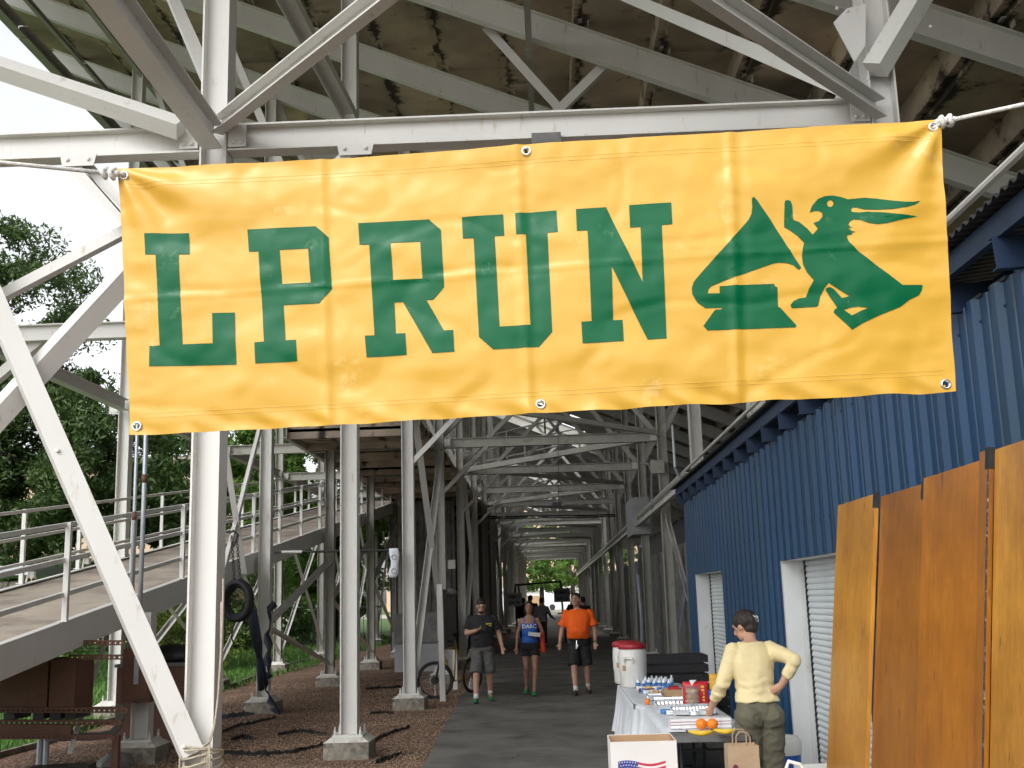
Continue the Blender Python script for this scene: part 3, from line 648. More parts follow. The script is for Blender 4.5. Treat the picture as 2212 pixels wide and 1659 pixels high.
# ------------------------------------------------------------------ ramp
RP = thing('access_ramp', 'concrete deck access ramp with white steel girders and three rail railings rising along the left', 'ramp', (-6.2, 0, 0))
RZ = lambda y: 1.46+.134*(y-10.3)
ya, yb = .2, 38.8; XN, XF = -5.12, -7.38
b = MB(); b.add([(XN-.03, ya, RZ(ya)), (XF+.03, ya, RZ(ya)), (XF+.03, yb, RZ(yb)), (XN-.03, yb, RZ(yb))]+[(XN-.03, ya, RZ(ya)-.08), (XF+.03, ya, RZ(ya)-.08), (XF+.03, yb, RZ(yb)-.08), (XN-.03, yb, RZ(yb)-.08)], [(3, 2, 1, 0), (4, 5, 6, 7), (0, 1, 5, 4), (1, 2, 6, 5), (2, 3, 7, 6), (3, 0, 4, 7)])
b.build('deck', MT['rampdeck'], RP)
b = MB(); b.box((-6.25, 46, RZ(38.8)-.04), (2.2, 14.3, .08)); b.build('deck', MT['rampdeck'], RP)
for x, s in ((XN, 1), (XF, -1)):
    member('girder', (x, ya, RZ(ya)-.13), (x, yb, RZ(yb)-.13), 'C', .33, .09, .012, (0, 0, 1), side=-s, parent=RP)
    for i in range(0, 21):
        y = 4.3+1.85*i
        if y > 38.7: break
        b = MB(); b.bar((x, y, RZ(y)+.03), (x, y, RZ(y)+1.07), .055, .055, (1, 0, 0)); b.box((x, y, RZ(y)+.04), (.1, .12, .012)); b.build('railing_post', MT['steel'], RP)
    for j, h in enumerate((1.07, .70, .34)):
        b = MB(); b.ang((x-s*.02, 4.0, RZ(4.0)+h), (x-s*.02, yb, RZ(yb)+h), .05, .008, (0, 0, -1), side=s); b.build('rail', MT['steel'], RP)
for i in range(0, 8):
    y = 12+3.2*i; member('cross_beam', (XN-.12, y, RZ(y)-.2), (XF+.12, y, RZ(y)-.2), 'C', .16, .08, .01, parent=RP)
# little cable loops at the far posts
for y in (15.55, 17.4):
    b = MB(); c = Vector((XF+.05, y, RZ(y)+.05)); b.tube([c+Vector((.04, -.05, .18)), c+Vector((.05, -.16, .12)), c+Vector((.05, -.22, -.02))], .012, 6); b.box(c+Vector((.05, -.04, .09)), (.07, .07, .09)); b.build('cable_outlet', MT['white_plastic'], RP)

# ------------------------------------------------------------------ blue shed
SH = thing('storage_shed', 'long blue ribbed sheet metal storage shed under the right side of the stand', 'shed', (3, 9, 0))
XW = 2.17; ZWT = 3.2
def ribbed(y0, y1, z0, z1):
    b = MB(); pts = []; s = y0
    prof = [(0, 0), (.03, .032), (.075, .032), (.105, 0), (.19, 0), (.195, .007), (.21, .007), (.215, 0)]
    y = math.floor(y0/.3)*.3
    while y < y1+.001:
        for a, h in prof:
            yy = y+a
            if y0 <= yy <= y1: pts.append((yy, h))
        y += .3
    if not pts or pts[0][0] > y0: pts.insert(0, (y0, 0))
    if pts[-1][0] < y1: pts.append((y1, 0))
    n = len(pts); b.v = [(XW-h, y, z0) for y, h in pts]+[(XW-h, y, z1) for y, h in pts]; b.f = [(i, n+i, n+i+1, i+1) for i in range(n-1)]
    return b
D1, D2 = (14.25, 16.9), (7.9, 10.59)
segs = [(-2, D2[0], .03), (D2[0], D2[1], 2.07), (D2[1], D1[0], .03), (D1[0], D1[1], 2.07), (D1[1], 17.75, .03)]
for a, b2, z0 in segs:
    y = a
    while y < b2-.01:
        e = min(b2, y+.9)
        if b2-e < .25: e = b2
        ribbed(y, e-.002, z0, ZWT).build('wall_panel', MT['blue'], SH); y = e
slat = MB(); ns = 6; hh = .055
sp = [(-.006, 0), (-.016, .010), (-.020, .026), (-.016, .042), (-.006, .0535), (.004, .0535), (.004, 0)]
def slat_mesh(L_):
    b = MB(); n = len(sp); b.v = [(x, 0, z) for x, z in sp]+[(x, L_, z) for x, z in sp]; b.f = [(i, n+i, n+(i+1) % n, (i+1) % n) for i in range(n)]+[tuple(range(n-1, -1, -1)), tuple(range(n, 2*n))]
    return withmat(b.mesh('slat'), MT['door'])
for (ya_, yb_) in (D1, D2):
    dr = MB().box((XW+.235, (ya_+yb_)/2, 1.04), (.02, yb_-ya_-.02, 2.06)).build('roll_door', MT['dark'], SH)
    sm_ = slat_mesh(yb_-ya_-.1)
    for i in range(37): place('slat', sm_, dr, (XW+.215+rng.uniform(-.001, .001), ya_+.05, .035+hh*i))
    for ye, s in ((yb_, -1), (ya_, 1)):
        b = MB(); b.box((XW+.09, ye+s*.006, 1.05), (.19, .012, 2.08)); b.box((XW+.165, ye+s*.028, 1.05), (.04, .03, 2.06)); b.box((XW-.004, ye-s*.02, 1.06), (.008, .05, 2.1)); b.build('door_jamb', MT['frame'], SH)
    b = MB(); b.box((XW+.103, (ya_+yb_)/2, 2.073), (.19, yb_-ya_, .012)); b.build('door_header', MT['frame'], SH)
    b = MB()
    for i in range(37): b.box((XW+.198, yb_-.052, .05+hh*i+.02), (.03, .03, .028))
    b.build('door_guide', MT['black'], SH)['kind'] = 'stuff'
# eave: corrugated roof sheet edge, blue channel, joists
b = MB(); pts = []; y = -2
while y < 18.0:
    for a, h in ((0, 0), (.03, 0), (.05, .02), (.07, .02)): pts.append((y+a, h))
    y += .09
n = len(pts); b.v = [(1.97, y, 3.44+h) for y, h in pts]+[(8, y, 4.2+h) for y, h in pts]+[(1.97, y, 3.432+h) for y, h in pts]
b.f = [(i, i+1, n+i+1, n+i) for i in range(n-1)]+[(i, 2*n+i, 2*n+i+1, i+1) for i in range(n-1)]; b.build('roof_sheet', MT['dark'], SH)
MB().csec((2.04, -2, 3.375), (2.04, 17.9, 3.375), .11, .04, .006, (0, 0, 1), 1).build('eave_channel', MT['bluedk'], SH)
MB().box((2.45, 7.9, 3.27), (.02, 19.6, .3)).build('fascia_panel', MT['blue'], SH)
for i in range(25):
    y = -1.6+.8*i
    b = MB(); b.csec((2.02, y, 3.25), (2.44, y, 3.27), .15, .05, .006, (0, 0, 1), -1); b.build('joist', MT['bluedk'], SH)
b = MB()
for i in range(66):
    y = -1.9+.3*i+.15; b.box((XW+.02, y, ZWT+.004), (.06, .2, .018))
b.build('closure_strip', MT['black'], SH)['kind'] = 'stuff'
b = MB()
for z in (.35, 1.15, 1.95, 2.35, 3.08):
    for i in range(66):
        y = -1.95+.3*i+.15
        if z < 2.1 and (D1[0]-.1 < y < D1[1]+.1 or D2[0]-.1 < y < D2[1]+.1): continue
        b.box((XW-.004, y, z), (.008, .013, .013))
b.build('wall_screws', MT['bluedk'], SH)['kind'] = 'stuff'
MB().box((5.1, 17.8, 1.7), (5.85, .04, 3.4)).build('end_wall', MT['bluedk'], SH)
# ------------------------------------------------------------------ banner
BY = 3.05
BC = [W(251, 361, Y=BY), W(2031, 260, Y=BY), W(2063, 846, Y=BY), W(279, 940, Y=BY)]   # TL TR BR BL
def gauss(x, c, s): return math.exp(-((x-c)/s)**2)
seams = [(690, 345, 706, 920), (1116, 318, 1143, 893), (1574, 285, 1592, 868)]
SX = [((W(a, b, Y=BY).x, W(a, b, Y=BY).z), (W(c, d, Y=BY).x, W(c, d, Y=BY).z)) for a, b, c, d in seams]
def wrinkle(x, z):
    u = (x+1.25)/2.4; v = (z-2.28)/.8
    y = .016*math.sin(u*5.1+.8)+.010*noise.noise((x*1.7, z*2.2, 1.3))+.008*noise.noise((x*3.2+z*2.4, z*4.5-x*1.2, 5.1))
    y += .0045*noise.noise((x*5+z*7, z*8-x*2, 9.7))+.0032*noise.noise((x*9-z*6, z*13, 4.7))+.0016*noise.noise((x*20, z*24, 2.2))
    r_ = noise.noise((x*3.1+z*1.5, z*5.2-x*.8, 12.2)); y += .0028*(1-min(1, abs(r_)*7))
    # folds hanging down from the tied corners
    for cx, cz, s in ((BC[0].x, BC[0].z, 1), (BC[1].x, BC[1].z, -1)):
        dx, dz = (x-cx)*s, cz-z; rr = math.hypot(dx, dz); a = math.atan2(dz, max(dx, 1e-4))
        y += .011*math.exp(-rr/.45)*math.sin(a*9+1.2)*min(1, rr/.12)
    for (xa, za), (xb, zb) in SX:
        xs = xa+(xb-xa)*(za-z)/(za-zb); d = x-xs; y += -.0045*gauss(d, 0, .012)+.002*gauss(d, .028, .014)+.0012*noise.noise((z*30, xs, 0))*gauss(d, 0, .04)
    zf = 2.72+.035*x; y += -.003*gauss(z, zf, .007)
    # scalloped hem at the bottom
    zb_ = BC[3].z+(BC[2].z-BC[3].z)*(x-BC[3].x)/(BC[2].x-BC[3].x); h = z-zb_
    y += .011*gauss(h, .015, .035)*noise.noise((x*14+h*10, 0, 4))+.006*gauss(h, .0, .03)*math.sin(x*38+h*40+4*noise.noise((x*3, 2, 2)))
    for (xx_, s_) in ((BC[0].x+(BC[3].x-BC[0].x)*(BC[0].z-z)/.79, 1), (BC[1].x+(BC[2].x-BC[1].x)*(BC[1].z-z)/.79, -1)):
        e_ = (x-xx_)*s_; y += .004*gauss(e_, .045, .03)*noise.noise((z*26, 3, 3))
    zt_ = BC[0].z+(BC[1].z-BC[0].z)*(x-BC[0].x)/(BC[1].x-BC[0].x); h2 = zt_-z
    y += .003*gauss(h2, .045, .02)*noise.noise((x*16, 1, 8))
    return BY+y
def vinyl(name, col, scr, sp=.38):
    m = bpy.data.materials.new(name); m.use_nodes = True; N, Lk = nodes(m); b = N['Principled BSDF']
    b.inputs['Roughness'].default_value = .3; b.inputs['Specular IOR Level'].default_value = sp
    tcn = N.new('ShaderNodeTexCoord'); n = N.new('ShaderNodeTexNoise'); n.inputs['Scale'].default_value = 5; n.inputs['Detail'].default_value = 9; n.inputs['Roughness'].default_value = .75; Lk(tcn.outputs['Object'], n.inputs['Vector'])
    r = N.new('ShaderNodeValToRGB'); r.color_ramp.elements[0].position = .60; r.color_ramp.elements[1].position = .72; Lk(n.outputs['Fac'], r.inputs[0])
    # woven scrim showing through where the print is rubbed
    wv = N.new('ShaderNodeTexWave'); wv.inputs['Scale'].default_value = 70; wv.bands_direction = 'X'; wv2 = N.new('ShaderNodeTexWave'); wv2.inputs['Scale'].default_value = 70; wv2.bands_direction = 'Z'
    Lk(tcn.outputs['Object'], wv.inputs['Vector']); Lk(tcn.outputs['Object'], wv2.inputs['Vector'])
    mu = N.new('ShaderNodeMath'); mu.operation = 'MULTIPLY'; Lk(wv.outputs['Fac'], mu.inputs[0]); Lk(wv2.outputs['Fac'], mu.inputs[1])
    mu3 = N.new('ShaderNodeMath'); mu3.operation = 'MULTIPLY_ADD'; Lk(mu.outputs[0], mu3.inputs[0]); mu3.inputs[1].default_value = .55; mu3.inputs[2].default_value = .3
    mu2 = N.new('ShaderNodeMath'); mu2.operation = 'MULTIPLY'; Lk(mu3.outputs[0], mu2.inputs[0]); Lk(r.outputs[0], mu2.inputs[1])
    mx_ = N.new('ShaderNodeMixRGB'); Lk(mu2.outputs[0], mx_.inputs[0]); mx_.inputs[1].default_value = (*col, 1); mx_.inputs[2].default_value = (*scr, 1); Lk(mx_.outputs[0], b.inputs['Base Color'])
    bp = N.new('ShaderNodeBump'); bp.inputs['Strength'].default_value = .25; bp.inputs['Distance'].default_value = .002
    n5 = N.new('ShaderNodeTexNoise'); n5.inputs['Scale'].default_value = 26; n5.inputs['Detail'].default_value = 3; Lk(tcn.outputs['Object'], n5.inputs['Vector']); Lk(n5.outputs['Fac'], bp.inputs['Height']); Lk(bp.outputs[0], b.inputs['Normal'])
    return m
MT['vy'] = vinyl('yellow_vinyl', (.57, .322, .04), (.80, .62, .30)); MT['vg'] = vinyl('green_print', (.0, .092, .032), (.28, .42, .24), .2)
BN = thing('banner', 'yellow vinyl banner reading LPRUN in green, with a gramophone and shouting hare emblem', 'banner', tuple((BC[2]+BC[3])/2))
NU, NV = 250, 84
b = MB(); gro = [W(*p, Y=BY) for p in ((265, 377), (1137, 328), (2014, 277), (293, 920), (1168, 874), (2041, 831))]
for j in range(NV+1):
    for i in range(NU+1):
        u, v = i/NU, j/NV; p = BC[0]*(1-u)*(1-v)+BC[1]*u*(1-v)+BC[2]*u*v+BC[3]*(1-u)*v
        x = p.x + (.003*noise.noise((0, p.z*9, 1)) if i in (0, NU) else 0); z = p.z
        z += -.004*math.sin(u*math.pi)*(1-v) + .004*noise.noise((p.x*7, 0, 6))*v*(j == NV)
        b.v.append((x, wrinkle(x, z), z))
for j in range(NV):
    for i in range(NU):
        a = j*(NU+1)+i; q = b.v[a]; cx, cz = (q[0]+b.v[a+1][0])/2, (q[2]+b.v[a+NU+1][2])/2
        if any(math.hypot(cx-g_.x, cz-g_.z) < .0088 for g_ in gro): continue
        b.f.append((a, a+NU+1, a+NU+2, a+1))
b.build('sheet', MT['vy'], BN, smooth=True)
CUT = 2.572
def cpts(off, pts): return [W((off[0]+x/CUT)/1.85172, (off[1]+y/CUT)/1.85172, Y=BY) for x, y in pts]
def print_shape(name, off, outer, holes=(), m='vg'):
    cu = bpy.data.curves.new('c', 'CURVE'); cu.dimensions = '2D'; cu.fill_mode = 'BOTH'
    for lp in (outer, *holes):
        P = cpts(off, lp); sp_ = cu.splines.new('POLY'); sp_.points.add(len(P)-1); sp_.use_cyclic_u = True
        for k_, p in enumerate(P): sp_.points[k_].co = (p.x, p.z, 0, 1)
    t = bpy.data.objects.new('c', cu); COL.objects.link(t); dg = bpy.context.evaluated_depsgraph_get(); me = bpy.data.meshes.new_from_object(t.evaluated_get(dg)); bpy.data.objects.remove(t)
    import bmesh
    bm = bmesh.new(); bm.from_mesh(me); bmesh.ops.remove_doubles(bm, verts=bm.verts, dist=1e-5)
    xs = [v.co.x for v in bm.verts]; ys = [v.co.y for v in bm.verts]
    for ax, lo, hi in ((0, min(xs), max(xs)), (1, min(ys), max(ys))):
        s = math.floor(lo/.0095)*.0095
        while s < hi:
            co = (s, 0, 0) if ax == 0 else (0, s, 0); no = (1, 0, 0) if ax == 0 else (0, 1, 0)
            bmesh.ops.bisect_plane(bm, geom=bm.verts[:]+bm.edges[:]+bm.faces[:], plane_co=co, plane_no=no, dist=1e-6); s += .0095
    off3 = WL[BN.name]
    for v in bm.verts: x, z = v.co.x, v.co.y; v.co = Vector((x, wrinkle(x, z)-.0016, z))-off3
    bm.normal_update()
    for f in bm.faces:
        f.smooth = True
        if f.normal.y > 0: f.normal_flip()
    bm.to_mesh(me); bm.free(); me.materials.clear(); me.materials.append(MT[m]); o = bpy.data.objects.new(name, me); COL.objects.link(o); o.parent = BN; WL[o.name] = off3.copy(); return o
o1, o2, o3_, o4 = (540, 860), (1400, 800), (2180, 760), (2960, 740)
q = print_shape('letter', o1, [(82,178),(532,165),(547,388),(440,394),(480,1325),(793,1315),(781,998),(1012,989),(1036,1533),(132,1548),(130,1338),(240,1332),(205,400),(93,397)])
q = print_shape('letter', o1, [(1140,130),(1845,95),(1982,215),(2018,750),(1890,900),(1518,918),(1542,1282),(1652,1278),(1662,1498),(1232,1522),(1222,1303),(1320,1296),(1255,358),(1157,360)], [[(1477,345),(1770,328),(1797,680),(1502,695)]])
q = print_shape('letter', o2, [(78,227),(805,185),(932,295),(967,890),(858,1020),(785,1024),(967,1342),(1062,1337),(1076,1563),(848,1576),(540,1040),(452,1044),(470,1371),(567,1367),(582,1590),(168,1615),(150,1390),(248,1385),(193,450),(92,450)], [[(415,435),(720,420),(743,800),(440,818)]])
q = print_shape('letter', o2, [(1148,168),(1575,143),(1587,365),(1488,370),(1540,1310),(1858,1295),(1810,355),(1710,357),(1698,135),(2124,110),(2137,340),(2031,345),(2080,1368),(1945,1518),(1475,1542),(1328,1412),(1270,388),(1160,390)])
q = print_shape('letter', o3_, [(317,203),(627,185),(998,965),(978,395),(872,400),(862,170),(1293,145),(1303,373),(1195,380),(1245,1540),(1050,1553),(682,805),(698,1352),(795,1348),(806,1567),(385,1592),(372,1370),(478,1363),(436,428),(327,433)])
print_shape('gramophone_print', o3_, [(2135,95),(2166,124),(2300,310),(2440,525),(2626,809),(2606,831),(2581,817),(2546,784),(2486,764),(2406,757),(2336,769),(2006,889),(1840,950),(1700,1010),(1672,1040),(1662,1085),(1785,1083),(1785,1010),(2006,994),(2346,977),(2358,1004),(2381,1014),(2391,1214),(2411,1219),(2581,1399),(2571,1419),(2006,1444),(1660,1460),(1645,1440),(1620,1415),(1740,1248),(1810,1241),(1810,1226),(1640,1233),(1560,1180),(1505,1090),(1500,1030),(1520,965),(1600,870),(1870,570),(2080,330),(2112,270),(2120,200),(2116,110)])
print_shape('hare_print', o4, [(445,205),(450,185),(480,176),(510,190),(525,240),(535,375),(600,400),(680,465),(735,527),(790,465),(745,405),(800,385),(838,340),(835,300),(800,280),(750,282),(705,298),(730,230),(790,160),(860,130),(940,122),(1020,135),(1100,160),(1270,143),(1400,155),(1560,180),(1680,195),(1760,195),(1838,183),(1780,220),(1700,245),(1560,268),(1400,272),(1260,265),(1190,245),(1150,243),(1130,265),(1140,290),(1200,297),(1300,290),(1450,300),(1600,320),(1812,337),(1640,375),(1500,410),(1400,422),(1320,410),(1220,375),(1160,368),(1120,385),(1100,425),(1118,432),(1112,445),(1150,450),(1085,462),(1130,475),(1120,485),(1178,497),(1130,505),(1145,520),(1095,530),(1085,545),(1110,600),(1200,690),(1420,860),(1660,1040),(1868,1038),(1860,1090),(1830,1140),(1730,1190),(1640,1260),(1420,1350),(1250,1430),(1143,1498),(950,1318),(965,1290),(990,1275),(868,1082),(890,1065),(920,1062),(960,1085),(1040,1172),(1115,1155),(900,1017),(860,1070),(820,1150),(795,1250),(770,1262),(525,1275),(512,1245),(540,1205),(600,1175),(670,1165),(700,1080),(750,988),(680,910),(640,830),(627,740),(635,660),(650,610),(580,540),(500,480),(443,448)],
            [[(918+34*math.cos(a*.449), 203+36*math.sin(a*.449)) for a in range(14)], [(1058,1295),(1120,1270),(1200,1262),(1310,1275),(1220,1310),(1143,1350)]])
# grommets
for g_ in gro:
    b = MB(); yy = wrinkle(g_.x, g_.z)-.003; n = 18
    ring = [(.0155, .002), (.0145, -.001), (.012, -.0035), (.0092, -.002), (.0078, .003)]
    for r_, dy in ring:
        for j in range(n): a = 2*math.pi*j/n; b.v.append((g_.x+r_*math.cos(a), yy+dy, g_.z+r_*math.sin(a)))
    for k_ in range(len(ring)-1):
        for j in range(n): a = k_*n+j; c_ = k_*n+(j+1) % n; b.f.append((a, c_, c_+n, a+n))
    b.build('grommet', MT['chrome'], BN, smooth=True)
# stitched hems: two rows of small stitches along top and bottom, one at each side
def stitches(pa, pb, n):
    b = MB()
    for i in range(n):
        p = pa.lerp(pb, (i+.2)/n); q_ = pa.lerp(pb, (i+.8)/n)
        p = Vector((p.x, wrinkle(p.x, p.z)-.0013, p.z)); q_ = Vector((q_.x, wrinkle(q_.x, q_.z)-.0013, q_.z)); b.bar(p, q_, .0008, .0008, (0, -1, 0))
    o = b.build('stitching', mat('thread', (.9, .6, .14), .8, var=.1) if 'thread' not in MT else MT['thread'], BN); MT['thread'] = o.data.materials[0]; o['kind'] = 'stuff'
for t0 in (.062, .077):
    stitches(BC[0].lerp(BC[3], t0)+Vector((.03, 0, 0)), BC[1].lerp(BC[2], t0)-Vector((.03, 0, 0)), 300); stitches(BC[0].lerp(BC[3], 1-t0)+Vector((.03, 0, 0)), BC[1].lerp(BC[2], 1-t0)-Vector((.03, 0, 0)), 300)
# ropes tied through the corner grommets, running out to the end columns of the stand
column(XL, 2.21, ZT(XL)-.42); column(XR, 2.21, ZT(XR)-.42)
def rope(name, pts, r, m, label, cat='rope'):
    o = MB().tube(pts, r, 8).build(name, MT[m], smooth=True); return tag(o, label, cat)
def sag(a, c, n, s): return [a.lerp(c, i/n)+Vector((0, 0, -s*math.sin(math.pi*i/n))) for i in range(n+1)]
def knot(b, c, r, d):
    d = d.normalized(); u = d.orthogonal().normalized(); v = d.cross(u)
    for s in (-1, 1):
        b.tube([c+d*(s*.012+.004*math.sin(2*t))+(u*math.cos(t)+v*math.sin(t))*r*1.5 for t in [i*.7 for i in range(11)]], r*.75, 7)
    b.tube([c-d*.03, c+u*r, c+d*.03], r, 7)
for gi, kp, e, lab in ((0, (235, 374), Vector((-2.35, 2.3, 2.83)), 'white braided rope holding the left end of the yellow banner'), (2, (2042, 262), Vector((2.5, 2.3, 3.36)), 'white braided rope holding the right end of the yellow banner')):
    g_ = gro[gi]; kc = W(*kp, Y=BY-.01); b = MB(); s = -1 if gi == 0 else 1
    e2 = W(-60, 345, Y=2.95) if gi == 0 else W(2260, 215, Y=2.95); e3 = e
    b.tube([kc, e2, e3], .0066, 8); knot(b, kc, .0095, Vector((1, 0, .15*s)))
    b.tube([kc, g_+Vector((s*.014, -.012, .004)), g_+Vector((0, -.001, 0)), g_+Vector((-s*.002, .014, .002)), g_+Vector((s*.02, .014, .004)), kc+Vector((0, .01, 0))], .0052, 8)
    o = b.build('tie_rope', MT['rope'], smooth=True); tag(o, lab, 'rope', 'ropes holding the banner')

# ------------------------------------------------------------------ wooden boards leaning on the shed
labs = ['pale varnished wooden tabletop, the farthest leaning on the blue shed', 'brown varnished wooden tabletop second from the far end of the leaning row', 'wide orange brown wooden tabletop in the middle of the leaning row', 'narrow scuffed wooden board wedged in the leaning row beside the nearest tabletop', 'honey coloured scratched wooden tabletop, nearest of the leaning row']
for i, (ya_, yb_, zt, xt, mm_) in enumerate(((6.62, 7.49, 2.345, 1.93, 'wood1'), (5.825, 6.60, 2.325, 1.955, 'wood2'), (5.0, 5.81, 2.35, 1.95, 'wood3'), (4.875, 4.985, 2.38, 1.93, 'wood2'), (3.95, 4.862, 2.375, 1.95, 'wood1'))):
    t = thing('wooden_tabletop', labs[i], 'tabletop', (1.66, (ya_+yb_)/2, 0), group='wooden tabletops leaning on the blue shed')
    top = Vector((xt, 0, zt)); bot = Vector((xt-.127*(zt-.0)/1.0*.99, 0, .0)); d_ = (top-bot); nn = Vector((-d_.z, 0, d_.x)).normalized()
    def bp_(y, s, o_): return Vector((bot.x, y, bot.z))+d_*s+nn*o_
    def slab(y0_, y1_, s0, s1, o0, o1):
        P = [bp_(y, s, o_) for s in (s0, s1) for y in (y0_, y1_) for o_ in (o0, o1)]
        return MB().add(P, [(0, 1, 3, 2), (4, 6, 7, 5), (0, 4, 5, 1), (2, 3, 7, 6), (0, 2, 6, 4), (1, 5, 7, 3)])
    slab(ya_+.003, yb_-.003, 0, 1, -.024, 0).build('board', MT[mm_], t)
    slab(ya_-.001, ya_+.003, .002, .999, -.0225, -.002).build('edge_trim', MT[mm_ if i in (0, 3, 4) else 'scuff'], t)
    slab(yb_-.003, yb_+.001, .002, .999, -.024, -.004).build('edge_trim', MT['dark'], t)
    slab(ya_-.004, ya_+.035, .965, 1.004, -.027, .003).build('corner_bracket', MT['black'], t)
    if i in (2, 3): slab(ya_-.0015, ya_+.009, 0.03, .99, -.002, .003).build('scuffed_rail', MT['scuff'], t)

# ------------------------------------------------------------------ food table
def C6(x, y): return ((2300+x/2.212)/1.85172, (2350+y/2.212)/1.85172)
TZ = .74
def table(x0, x1, y0, y1, lab):
    t = thing('folding_table', lab, 'table', ((x0+x1)/2, (y0+y1)/2, 0), group='folding tables in a row by the shed')
    b = MB(); r_ = .07; pl = []
    for cx, cy, a0 in ((x1-r_, y1-r_, 0), (x0+r_, y1-r_, 90), (x0+r_, y0+r_, 180), (x1-r_, y0+r_, 270)):
        for k_ in range(6): a = R(a0+18*k_); pl.append((cx+r_*math.cos(a), cy+r_*math.sin(a)))
    b.prism(pl, (0, 0, TZ-.045), (1, 0, 0), (0, 1, 0), .045); b.build('tabletop', MT['gunnel'], t)
    for y in (y0+.3, y1-.3):
        for x in (x0+.1, x1-.1): MB().tube([(x, y, .02), (x, y, TZ-.05)], .014, 8).build('leg', MT['dark'], t)
        b = MB(); b.tube([(x0+.1, y, .12), (x1-.1, y, .12)], .01, 6); b.tube([(x0+.1, y, .6), (x1-.1, y, .6)], .01, 6); b.tube([((x0+x1)/2, y, .6), ((x0+x1)/2, (y0+y1)/2, TZ-.05)], .009, 6); b.build('leg_frame', MT['dark'], t)
    return t
table(.86, 1.47, 8.72, 11.16, 'grey folding table nearest the camera, draped with white cloth and loaded with food')
table(.76, 1.45, 11.2, 13.6, 'grey folding table behind, holding the water coolers')
# white cloth over both tables with vertical folds down the side
b = MB(); ys = [8.93+i*(13.72-8.93)/150 for i in range(151)]; prof = []
def cloth_pt(s, y):
    # s: 0 right edge hang bottom .. top .. left hang bottom
    f = noise.noise((y*2.2, 0, 1))*.5+noise.noise((y*6.5, 1, 4))*.5; x0 = .85-.09*min(1, max(0, (y-10.9)/.5)); x1 = 1.485
    hL = .50+.08*noise.noise((y*.9, 4, 4))
    if s < .18: t = s/.18; return (x1+.012+.03*f*(1-t), y, TZ+.006-(.16)*(1-t))
    if s < .55: t = (s-.18)/.37; return (x1+(x0-x1)*t, y, TZ+.008+.004*noise.noise((y*5, t*4, 2)))
    t = (s-.55)/.45; return (x0-.012-(.03+.08*f+.04*math.sin(y*23+3*f))*t-.02*t, y, TZ+.006-hL*t)
ss = [i/34 for i in range(35)]
for y in ys: b.v += [cloth_pt(s, y) for s in ss]
n = len(ss)
for i in range(len(ys)-1):
    for j in range(n-1): a = i*n+j; b.f.append((a, a+1, a+n+1, a+n))
o = b.build('tablecloth', MT['cloth_white'], smooth=True); tag(o, 'white plastic tablecloth hanging in folds along the side of the tables', 'tablecloth')
TZ2 = TZ+.014
# coolers
def cooler(px, py, lab, sc=1.0, dy=0):
    c = W(px, py, Z=TZ2); c.y += dy; c.x = max(c.x, .86); t = thing('drink_cooler', lab, 'cooler', c, group='white drink coolers with red lids')
    x, y, z = c; b = MB(); b.lathe([(.135, 0), (.15, .02), (.152, .14), (.158, .16), (.163, .30), (.158, .40), (.15, .425)], c, 28); b.build('barrel', MT['white_plastic'], t, smooth=True)
    b = MB(); b.lathe([(.156, .428), (.163, .44), (.163, .468), (.150, .49), (.10, .50), (.0, .502)], c, 28, caps=False); b.build('lid', MT['red_plastic'], t, smooth=True)
    for a in (-1.9, 1.2):
        d_ = Vector((math.cos(a), math.sin(a), 0)); s_ = Vector((-d_.y, d_.x, 0)); q_ = Vector(c)+d_*.158
        b = MB(); b.tube([q_+s_*.05+Vector((0, 0, .28)), q_+d_*.03+s_*.048+Vector((0, 0, .33)), q_+d_*.03-s_*.048+Vector((0, 0, .33)), q_-s_*.05+Vector((0, 0, .28))], .012, 7); b.build('handle', MT['white_plastic'], t)
    a = -2.3; d_ = Vector((math.cos(a), math.sin(a), 0)); MB().box(Vector(c)+d_*.1635+Vector((0, 0, .22)), (.004, .04, .06), a).build('sticker', MT['card'], t)
    b = MB(); b.tube([Vector(c)+Vector((0, -.15, .05)), Vector(c)+Vector((0, -.19, .05)), Vector(c)+Vector((0, -.19, .02))], .012, 7); b.build('tap', MT['white_plastic'], t)
cooler(*C6(520, 880), 'white barrel drink cooler with red lid, the nearer of two on the table')
cooler(*C6(462, 846), 'white barrel drink cooler with red lid, half hidden behind the nearer one', dy=-.02)
# bottled water
bot = thing('water_bottle', 'small blue labelled water bottle, first from the coolers in the back row', 'bottle', (0, 0, 0), group='water bottles by the coolers')
MT['pet'] = mat('clear_plastic', (.75, .82, .86), .12, var=.05, spec=.6)
MB().lathe([(.028, 0), (.031, .01), (.031, .055)], n=12).build('base', MT['pet'], bot, smooth=True, local=True); MB().lathe([(.0318, .056), (.0318, .115)], n=12).build('label', MT['bottleblue'], bot, smooth=True, local=True)
MB().lathe([(.031, .116), (.03, .14), (.013, .175), (.013, .185)], n=12).build('neck', MT['pet'], bot, smooth=True, local=True); MB().lathe([(.015, .186), (.015, .202)], n=10).build('cap', MT['white'], bot, local=True)
bi = 0
for r_ in range(3):
    for q_ in range(7):
        c = W(*C6(590+45*q_-12*r_+rng.uniform(-6, 6), 872+13*r_), Z=TZ2)
        if bi == 0: o = bot
        else:
            o = bot.copy(); COL.objects.link(o)
            for ch in [x for x in bpy.data.objects if x.parent == bot]: d2 = ch.copy(); COL.objects.link(d2); d2.parent = o
        o['label'] = 'small blue labelled water bottle, %s from the coolers in the %s row' % (['first', 'second', 'third', 'fourth', 'fifth', 'sixth', 'seventh'][q_], ['back', 'middle', 'front'][r_]); o.location = c; o.scale = (.8, .8, .5+.12*rng.random()); WL[o.name] = c.copy(); bi += 1
